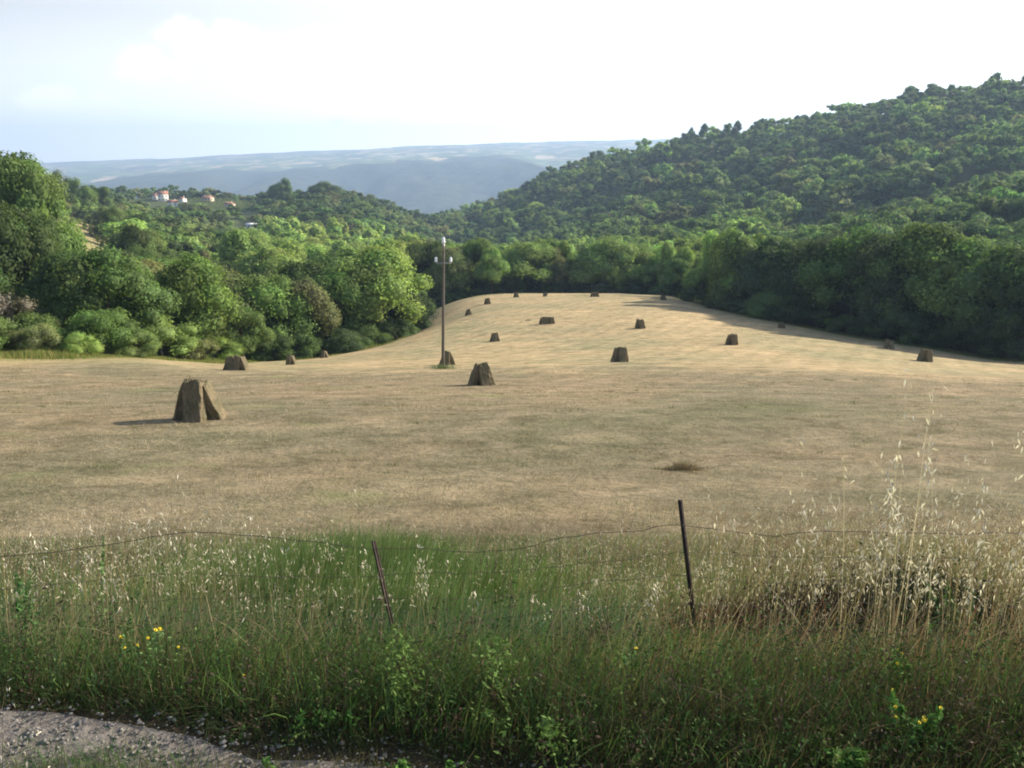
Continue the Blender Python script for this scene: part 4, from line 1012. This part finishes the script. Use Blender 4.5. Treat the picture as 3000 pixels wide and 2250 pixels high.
    # fringe along the gravel
    n = 34000; x = rs.uniform(-2.6, 3.0, n); y = road_edge(x) - .03 + np.abs(rs.randn(n)) * .22 + .08 * vnoise(x * 4, x * 0, 37, 2); h = rs.uniform(.04, .20, n) * np.clip(.5 + (y - road_edge(x)) * 2, .4, 1.2); b = np.stack([x, y, Hgt(x, y) - .01], -1)
    V, Fs, C, _ = ribbons(b, h, rs.randn(n, 2) * .55, rs.uniform(.1, 1.2, n), rs.uniform(.002, .004, n), np.array([(.055, .08, .028), (.09, .07, .04), (.05, .10, .03)])[rs.randint(0, 3, n)] * rs.uniform(.5, 1.4, (n, 1)), 3, rs); out.append((V, Fs, C))
    join(out, 'green_grass', M_BLADE, 'thick green and yellowing grass on the bank below the track', 'grass')
green_grass()

def low_weeds():
    rs = np.random.RandomState(202); out = []
    n = 3400; x, y = scatter(rs, n, 1.75, 4.6, 1.1, .68, .5); k = (y > bank_edge(x) - .05) & (dens(x, y, 41, 1.3) > -.45); x, y = x[k], y[k]; n = len(x)
    h = rs.uniform(.10, .34, n) * np.interp(y, [1.75, 2.4, 4.6], [.6, 1, .8]); ln = rs.randn(n, 2) * .55 + WIND; b = np.stack([x, y, Hgt(x, y)], -1)
    kind = rs.rand(n); base = np.where((kind < .5)[:, None], np.array([[.035, .075, .02]]), np.where((kind < .78)[:, None], np.array([[.06, .04, .032]]), np.array([[.07, .10, .03]]))) * rs.uniform(.6, 1.4, (n, 1))
    V, Fs, C, Ps = ribbons(b, h, ln, rs.uniform(.1, 1.2, n), np.full(n, .0022), base * .8, 4, rs, .6); out.append((V, Fs, C))
    L = 20; t = rs.uniform(.15, 1, (n, L)); PP = np.stack(Ps, 1); fi = t * 4; i = np.minimum(fi.astype(int), 3); tt = (fi - i)[..., None]
    ar = np.arange(n)[:, None]; c = PP[ar, i] * (1 - tt) + PP[ar, i + 1] * tt + rs.randn(n, L, 3) * .014
    out.append(leaflets(rs, c.reshape(-1, 3), rs.uniform(.004, .009, n * L), np.repeat(base, L, 0) * rs.uniform(.7, 1.4, (n * L, 1))))
    join(out, 'low_weeds', M_BLADE, 'dark tangled leafy weeds along the track edge', 'weeds')
low_weeds()

def oats(rs, x, y, h, lean, spread=1.0, nsp=(7, 16), cstem=(.30, .24, .12), chead=(.56, .50, .39), w=.0020, hs=.010):
    n = len(x); b = np.stack([x, y, Hgt(x, y)], -1); out = []
    cs = np.array([cstem]) * rs.uniform(.6, 1.3, (n, 1)); bend = rs.uniform(.05, .6, n)
    V, Fs, C, Ps = ribbons(b, h, lean, bend, np.full(n, w), cs, 5, rs, .5); out.append((V, Fs, C))
    L = nsp[1]; k = rs.randint(nsp[0], nsp[1] + 1, n); PP = np.stack(Ps, 1)
    t = 1 - .34 * rs.rand(n, L) ** 1.2; fi = t * 5; i = np.minimum(fi.astype(int), 4); tt = (fi - i)[..., None]; ar = np.arange(n)[:, None]
    c = PP[ar, i] * (1 - tt) + PP[ar, i + 1] * tt; sp = (1.03 - t)[..., None] * .28 * spread
    off = rs.randn(n, L, 3) * sp * np.array([.42, .42, .2]); off[..., 2] -= .012; c = c + off
    m = (np.arange(L)[None] < k[:, None]); c = c[m]; N_ = len(c)
    ax = rs.randn(N_, 3) * .45; ax[:, 2] -= 1; ax = unit(ax); sd_ = unit(np.cross(ax, rs.randn(N_, 3))); s = rs.uniform(.7, 1.35, N_)[:, None] * hs
    V = np.stack([c, c + ax * s * .7 + sd_ * s * .22, c + ax * s * 1.9, c + ax * s * .7 - sd_ * s * .22], 1).reshape(-1, 3)
    Fq = np.arange(4 * N_).reshape(-1, 4); Ft = np.concatenate([Fq[:, [0, 1, 2]], Fq[:, [0, 2, 3]]])
    cc = np.array([chead]) * rs.uniform(.55, 1.2, (N_, 1)); out.append((V, Ft, np.repeat(cc, 4, 0)))
    return out
def dry_grass():
    rs = np.random.RandomState(303); out = []
    # wild oats over the whole bank, thicker at the right and behind the fence
    n = 5200; x, y = scatter(rs, n, 2.4, 8.2, .8); z = Hgt(x, y); pxx, _ = px_of(x, y, z)
    pr = .20 + .40 * np.clip((pxx - 480) / 300, 0, 1) + .15 * (y > 5.4) + .35 * dens(x, y, 51, .7); pr *= np.where((pxx > 240) & (pxx < 500) & (y > 5.2), .35, 1); pr *= np.where(y < 3.2, .35, 1); pr *= np.where((pxx > 700) & (y > 4.3) & (y < 5.8), .2, 1); pr *= np.where((y > bank_edge(x) + .15), 1, 0)
    k = rs.rand(n) < pr; x, y = x[k], y[k]; n = len(x)
    h = rs.uniform(.42, .88, n) * np.interp(y, [2.4, 4, 6, 8.2], [.85, 1.05, 1.0, .7]); out += oats(rs, x, y, h, WIND * .8 + rs.randn(n, 2) * .22)
    # far fringe where the bank meets the mown field: finer, paler, lower
    n = 6500; x, y = scatter(rs, n, 6.0, 11.5, 1.3); z = Hgt(x, y); pxx, _ = px_of(x, y, z)
    k = rs.rand(n) < (.30 + .45 * dens(x, y, 52, .5) + .3 * (pxx < 260)) * np.where((pxx > 250) & (pxx < 490) & (y < 7.8), .25, 1) * np.interp(y, [6, 9, 11.5], [1, .8, .15]); x, y = x[k], y[k]; n = len(x)
    out += oats(rs, x, y, rs.uniform(.22, .5, n) * np.interp(pxx[k] if len(pxx) != n else pxx, [0, 300, 500, 1024], [1.35, 1.0, .85, 1.05]), WIND + rs.randn(n, 2) * .25, .8, (4, 8), (.36, .29, .18), (.52, .46, .36), .0022, .009)
    # thin straw blades
    n = 42000; x, y = scatter(rs, n, 2.6, 10.5, .9); z = Hgt(x, y); pxx, _ = px_of(x, y, z)
    hol = np.exp(-((pxx - 865) / 170) ** 4 - ((y - 4.65) / 1.35) ** 4)
    k = rs.rand(n) < (.22 + .5 * np.clip((pxx - 540) / 200, 0, 1) + .5 * dens(x, y, 53, .8) - .12 * (y > 6.5)) * (1 - .97 * hol) * np.where((pxx > 240) & (pxx < 500) & (y > 5) & (y < 7.8), .15, 1) * (y > bank_edge(x) + .1); x, y = x[k], y[k]; n = len(x)
    h = rs.uniform(.15, .5, n) * np.interp(y, [2.6, 5, 8, 10.5], [.9, 1.1, .8, .4]); b = np.stack([x, y, Hgt(x, y)], -1)
    cc = np.where((rs.rand(n) < .15 + .5 * dens(x, y, 39, 1.0) + .15 * np.clip((pxx[k] - 560) / 200, 0, 1))[:, None], np.array([[.26, .125, .07]]), np.array([[.34, .265, .17]])) * rs.uniform(.55, 1.25, (n, 1))
    V, Fs, C, _ = ribbons(b, h, WIND + rs.randn(n, 2) * .42, rs.uniform(.1, 1.1, n), rs.uniform(.0014, .0032, n), cc, 3, rs, .4); out.append((V, Fs, C))
    # tall single oat stalks standing near the camera at the right and centre
    def tall(lst, hs=.0145):
        for (px, pyt, Y, nst, sprd) in lst:
            xa = (px - 512) / F * Y * 1.12; x = xa + rs.randn(nst) * sprd; y = Y + rs.randn(nst) * .12
            zt = CZ + s_of_py(pyt) * Y; z = Hgt(x, y); h = np.clip((zt - z) * rs.uniform(.8, 1.05, nst), .3, 1.6)
            out.extend(oats(rs, x, y, h, np.stack([rs.randn(nst) * .07, rs.randn(nst) * .07], -1), .85, (9, 17), (.42, .36, .24), (.72, .66, .54), .0021, hs))
    tall([(889, 330, 3.0, 3, .012), (892, 395, 3.0, 3, .05), (905, 430, 3.3, 5, .12), (795, 440, 3.3, 3, .05), (868, 462, 3.4, 6, .14), (930, 440, 3.2, 5, .1), (975, 425, 3.2, 5, .1), (1010, 400, 3.0, 3, .06), (1005, 470, 3.3, 6, .12), (745, 500, 3.6, 5, .14), (820, 520, 3.8, 8, .2), (930, 535, 3.6, 10, .25), (985, 540, 3.4, 8, .2), (640, 560, 4.0, 5, .2), (560, 585, 4.2, 5, .2),
          (410, 540, 4.6, 6, .16), (385, 560, 4.7, 4, .16), (200, 455, 4.4, 4, .2), (150, 490, 4.6, 7, .3), (60, 500, 4.4, 6, .25), (300, 480, 5.0, 4, .3), (240, 500, 5.0, 6, .3)])
    # bottom left corner, very close
    for (px, pyt, Y, s_) in ((26, 673, 1.75, 2), (8, 705, 1.6, 2), (22, 742, 1.5, 1)):
        x = np.full(s_, (px - 40 - 512) / F * Y * 1.2) + rs.randn(s_) * .02; y = np.full(s_, Y) + rs.randn(s_) * .03; zt = CZ + s_of_py(pyt) * Y
        out.extend(oats(rs, x, y, np.clip(zt - Hgt(x, y), .08, .6) * 1.05, np.stack([np.full(s_, .35), np.full(s_, .1)], -1), .5, (6, 9), (.34, .29, .18), (.62, .57, .47), .0012, .0075))
    join(out, 'dry_grass', M_BLADE, 'straw coloured wild oats with pale hanging seed heads among the weeds', 'dry grass')
dry_grass()

def stubble():
    rs = np.random.RandomState(404); out = []
    n = 230000; u = rs.rand(n); y = 8.0 * (52 / 8.0) ** u; x = rs.uniform(-1, 1, n) * (.66 * y + 1)
    d = dens(x, y, 61, .35) + .7 * dens(x, y, 62, 1.6); k = rs.rand(n) < .62 + .6 * d; x, y, d = x[k], y[k], d[k]; n = len(x)
    h = rs.uniform(.02, .085, n) * np.interp(y, [8, 14, 52], [1.2, 1.0, 1.5]); w = rs.uniform(.002, .005, n) * np.interp(y, [8, 20, 52], [1, 1.6, 4])
    gr = (dens(x, y, 63, .5) + .45 * rs.randn(n) > .42)
    cc = np.where(gr[:, None], np.array([[.15, .165, .07]]), np.array([[.35, .295, .21]])) * rs.uniform(.45, 1.5, (n, 1)) * (1 + .55 * dens(x, y, 67, .45) + .6 * dens(x, y * 1.8, 68, 1.3)).clip(.3, 2)[:, None]
    V, Fs, C, _ = ribbons(np.stack([x, y, Hgt(x, y) - .005], -1), h, rs.randn(n, 2) * 1.4, rs.uniform(.2, 1.2, n), w, cc, 2, rs); out.append((V, Fs, C))
    # rough tufts
    m = 420; u = rs.rand(m); ty = 9 * (45 / 9.0) ** u; tx = rs.uniform(-1, 1, m) * .64 * ty; q = rs.randint(0, m, 16000); sg = rs.uniform(.04, .16, m)[q]
    x = tx[q] + rs.randn(16000) * sg * 1.6; y = ty[q] + rs.randn(16000) * sg; h = rs.uniform(.04, .15, 16000)
    tc_ = np.where((rs.rand(m) < .4)[:, None], np.array([[.12, .15, .05]]), np.array([[.24, .18, .11]]))[q] * rs.uniform(.6, 1.3, (16000, 1))
    V, Fs, C, _ = ribbons(np.stack([x, y, Hgt(x, y) - .005], -1), h, rs.randn(16000, 2) * .7, rs.uniform(.2, 1.2, 16000), np.interp(y, [8, 45], [.003, .012]), tc_, 2, rs); out.append((V, Fs, C))
    join(out, 'stubble', M_BLADE, 'short pale stubble and loose hay on the mown field', 'stubble')
    # green rim along the left edge and by the pole foot
    out = []; n = 60000; pxv = rs.uniform(-30, 425, n); a = (pxv - 512) / F * .985; ye = np.interp(a, YE_A, YE_V); y = ye + 1.2 + rs.randn(n) * 1.3; x = a * y
    h = rs.uniform(.12, .6, n) * (.75 + 1.6 * dens(x, y, 66, .22)).clip(.05, 1.8); cc = np.where((rs.rand(n) < .45)[:, None], np.array([[.30, .27, .10]]), np.array([[.15, .21, .05]])) * rs.uniform(.6, 1.3, (n, 1))
    V, Fs, C, _ = ribbons(np.stack([x, y, Hgt(x, y) - .02], -1), np.clip(h, .05, 1), rs.randn(n, 2) * .3, rs.uniform(0, .8, n), rs.uniform(.015, .045, n), cc, 2, rs); out.append((V, Fs, C))
    n = 26000; pxv = rs.uniform(425, 1040, n); a = (pxv - 512) / F * .985; ye = np.interp(a, YE_A, YE_V); y = ye + 1 + rs.randn(n) * 1.4; x = a * y
    V, Fs, C, _ = ribbons(np.stack([x, y, Hgt(x, y) - .02], -1), rs.uniform(.1, .4, n), rs.randn(n, 2) * .3, rs.uniform(0, .8, n), rs.uniform(.015, .05, n), np.array([[.17, .19, .06]]) * rs.uniform(.6, 1.3, (n, 1)), 2, rs); out.append((V, Fs, C))
    c = ground(443, 368.5); n = 500; x = c.x + rs.randn(n) * .38; y = c.y + rs.randn(n) * .35
    V, Fs, C, _ = ribbons(np.stack([x, y, Hgt(x, y) - .02], -1), rs.uniform(.1, .5, n), rs.randn(n, 2) * .3, rs.uniform(0, .8, n), rs.uniform(.01, .03, n), np.array([[.15, .19, .09]]) * rs.uniform(.6, 1.3, (n, 1)), 2, rs); out.append((V, Fs, C))
    join(out, 'field_edge_grass', M_BLADE, 'uncut yellow green grass along the field edge and round the pole foot', 'grass')
stubble()

# ------------------------------------------------------------------ single plants on the bank
M_PET = simple_mat('yellow_petals', (.62, .46, .02), (.8, .62, .05), 40, .6, .2)
def plant(px, py, Y, h, nst, colr, label, flowers=0, spread=.12, lean=(0, 0), leafn=60, leaf=.010, name='weed_plant', feather=False, group=None):
    rs = np.random.RandomState(int(px * 13 + Y * 100)); x0 = (px - 512) / F * Y * 1.1
    loc = onground(x0, Y); root = empty(name, loc); tag(root, label, 'flowering plant' if flowers else 'weed', group)
    x = rs.randn(nst) * spread * .35; y = rs.randn(nst) * spread * .35; hh = h * rs.uniform(.65, 1.05, nst)
    ln = np.array([lean]) + rs.randn(nst, 2) * .16
    b = np.stack([x, y, Hgt(x0 + x, Y + y) - loc.z - .01], -1); cs = np.array([colr]) * rs.uniform(.7, 1.2, (nst, 1))
    V, Fs, C, Ps = ribbons(b, hh, ln, rs.uniform(.1, .6, nst), np.full(nst, .0042), cs, 5, rs, .5)
    mesh_np('stem', V, Fs, M_BLADE, root, colr=C)
    PP = np.stack(Ps, 1); L = leafn; t = rs.uniform(.12 if feather else .2, 1, (nst, L)); fi = t * 5; i = np.minimum(fi.astype(int), 4); tt = (fi - i)[..., None]; ar = np.arange(nst)[:, None]
    c = PP[ar, i] * (1 - tt) + PP[ar, i + 1] * tt; c = c + rs.randn(nst, L, 3) * (1.08 - t)[..., None] * (.05 if feather else .026)
    V, Fs, C = leaflets(rs, c.reshape(-1, 3), rs.uniform(.6, 1.3, nst * L) * leaf, np.repeat(np.array([colr]) * 1.15, nst * L, 0) * rs.uniform(.7, 1.4, (nst * L, 1)))
    mesh_np('leaves', V, Fs, M_BLADE, root, colr=C)
    for k in range(flowers):
        p = Vector(PP[k % nst, 5]) + Vector((rs.randn() * .012, rs.randn() * .01, rs.uniform(-.03, .01) if k >= nst else 0))
        g = Geo(); npet = 9; r = rs.uniform(.007, .011) * (.65 if Y < 3 else 1); tilt = Matrix.Rotation(rs.uniform(-.6, .6), 3, 'X') @ Matrix.Rotation(rs.uniform(-.6, .6), 3, 'Y')
        for q in range(npet):
            an = 6.283 * q / npet; u = Vector((math.cos(an), math.sin(an), .35)); v = Vector((-math.sin(an), math.cos(an), 0))
            g.add([(p + tilt @ w_)[:] for w_ in (u * r * .25 - v * r * .12, u * r * .25 + v * r * .12, u * r + v * r * .24, u * r - v * r * .24)], [(0, 1, 2, 3)])
        g.tube([p + tilt @ Vector((0, 0, -.006)), p + tilt @ Vector((0, 0, .002)), p + tilt @ Vector((0, 0, .006))], [r * .3, r * .42, r * .2], 8)
        g.build('flower_head', M_PET, root)
GR1 = (.075, .16, .035); GR2 = (.10, .17, .06); GR3 = (.085, .14, .036)
plant(132, 620, 2.5, .24, 5, GR2, 'left leaning weed with yellow flowers in the grass at the left', 6, .12, (-.15, 0), 26, .009, 'flowering_weed')
plant(160, 612, 2.6, .24, 3, GR2, 'small plant with yellow blooms right beside the leaning yellow flowered weed', 3, .08, (.1, 0), 26, .009, 'flowering_weed')
plant(232, 680, 2.42, .09, 2, GR1, 'tiny low plant with one yellow flower in the shade by the track', 1, .05, (0, 0), 20, .008, 'flowering_weed')
plant(630, 660, 2.6, .17, 3, GR2, 'slender plant with a single yellow flower left of the right fence post', 1, .07, (.05, 0), 30, .009, 'flowering_weed')
plant(900, 650, 2.45, .19, 4, GR1, 'tall green plant with yellow flower heads, upper one at the right', 4, .10, (.1, 0), 45, .012, 'flowering_weed')
plant(925, 720, 2.15, .17, 6, GR1, 'leafy green plant with clustered yellow flowers at the lower right', 7, .12, (.08, 0), 60, .013, 'flowering_weed')
plant(868, 760, 2.0, .13, 6, GR1, 'bushy bright green weed without flowers at the bottom right', 0, .12, (0, 0), 80, .013)
plant(92, 560, 4.4, .95, 2, GR2, 'tall upright leafy stalk rising above the grass at the left', 0, .05, (0, 0), 70, .014)
plant(420, 690, 2.3, .28, 5, GR3, 'feathery bright green weed leaning to the left before the left post', 0, .12, (-.55, .1), 70, .010, feather=True)
plant(520, 700, 2.3, .30, 4, GR3, 'feathery green weed leaning left near the bottom centre', 0, .12, (-.45, .1), 70, .010, feather=True)
plant(560, 740, 2.12, .20, 5, GR3, 'bright yellow green creeping weed right of the bottom centre', 0, .14, (-.5, 0), 60, .010, feather=True)
plant(430, 752, 2.05, .10, 6, GR1, 'low sprawling green weed at the track edge, bottom centre left', 0, .2, (.2, -.1), 60, .011)
plant(305, 745, 2.22, .09, 6, GR1, 'small green weed growing out of the gravel edge', 0, .2, (.3, 0), 40, .010)
plant(672, 610, 4.0, .34, 3, GR1, 'fresh green sprig standing between the two fence posts', 0, .06, (.05, 0), 50, .012)
plant(985, 620, 3.6, .5, 5, (.05, .10, .03), 'dark leafy weed at the right edge behind the oats', 0, .2, (.05, 0), 90, .016)
plant(20, 600, 3.4, .5, 6, (.06, .13, .04), 'dense green weed at the left edge of the photo', 0, .2, (.05, 0), 80, .014)

# dark brambly mass in the hollow behind the right post
def hollow_bush(px, Y, w, h, colr, label, n=7000, leaves=5000):
    rs = np.random.RandomState(int(px)); x0 = (px - 512) / F * Y * 1.06; loc = onground(x0, Y, -.05)
    root = empty('bramble_bush', loc); tag(root, label, 'bush')
    bx = rs.uniform(-1, 1, n) * w; by = rs.uniform(-.5, .5, n); prof = np.sqrt(np.clip(1 - (bx / w) ** 2, .05, 1)) * (1 + .3 * vnoise(bx * 4, by * 3, int(px), 2))
    bz = Hgt(x0 + bx, Y + by) - loc.z
    V, Fs, Cc, Ps = ribbons(np.stack([bx, by, bz], -1), rs.uniform(.45, 1.0, n) * h * prof, rs.randn(n, 2) * .4, rs.uniform(0, 1, n), rs.uniform(.004, .009, n), np.array([colr]) * rs.uniform(.4, 1.7, (n, 1)), 3, rs, .4)
    mesh_np('stem', V, Fs, M_BLADE, root, colr=Cc)
    PP = np.stack(Ps, 1)[:leaves]; i = rs.randint(1, 4, len(PP)); c = PP[np.arange(len(PP)), i] + rs.randn(len(PP), 3) * .02
    V, Fs, Cc = leaflets(rs, c, rs.uniform(.008, .02, len(PP)), np.array([colr]) * rs.uniform(.6, 1.6, (len(PP), 1)))
    mesh_np('leaves', V, Fs, M_BLADE, root, colr=Cc)
hollow_bush(765, 4.9, .50, .42, (.034, .018, .012), 'reddish brown withered bush in the hollow right of the right fence post')
hollow_bush(850, 5.0, .50, .50, (.012, .010, .007), 'dark dead thicket in the hollow, middle of the three bushes behind the wire')
hollow_bush(955, 5.1, .60, .62, (.010, .018, .008), 'dark green bramble bush near the right edge below the top wire')

# ------------------------------------------------------------------ air
def haze():
    g = Geo(); z0, z1 = -560.0, 330.0
    g.box((0, 4650, (z0 + z1) / 2), (20000, 10100, z1 - z0))
    m, t = new_mat('haze_air'); o = N(t, 'ShaderNodeOutputMaterial'); v = N(t, 'ShaderNodeVolumePrincipled')
    v.inputs['Color'].default_value = (.50, .69, 1.0, 1); v.inputs['Density'].default_value = 0.00016; v.inputs['Anisotropy'].default_value = 0.2
    t.links.new(v.outputs[0], o.inputs['Volume'])
    b = g.build('haze', m); tag(b, 'thin blue summer haze between the camera and the far hills', 'haze', kind='stuff')
haze()
for o in bpy.data.objects:
    if o.name.startswith('far_hills'): print('far z', min(v[2] for v in o.bound_box), max(v[2] for v in o.bound_box))
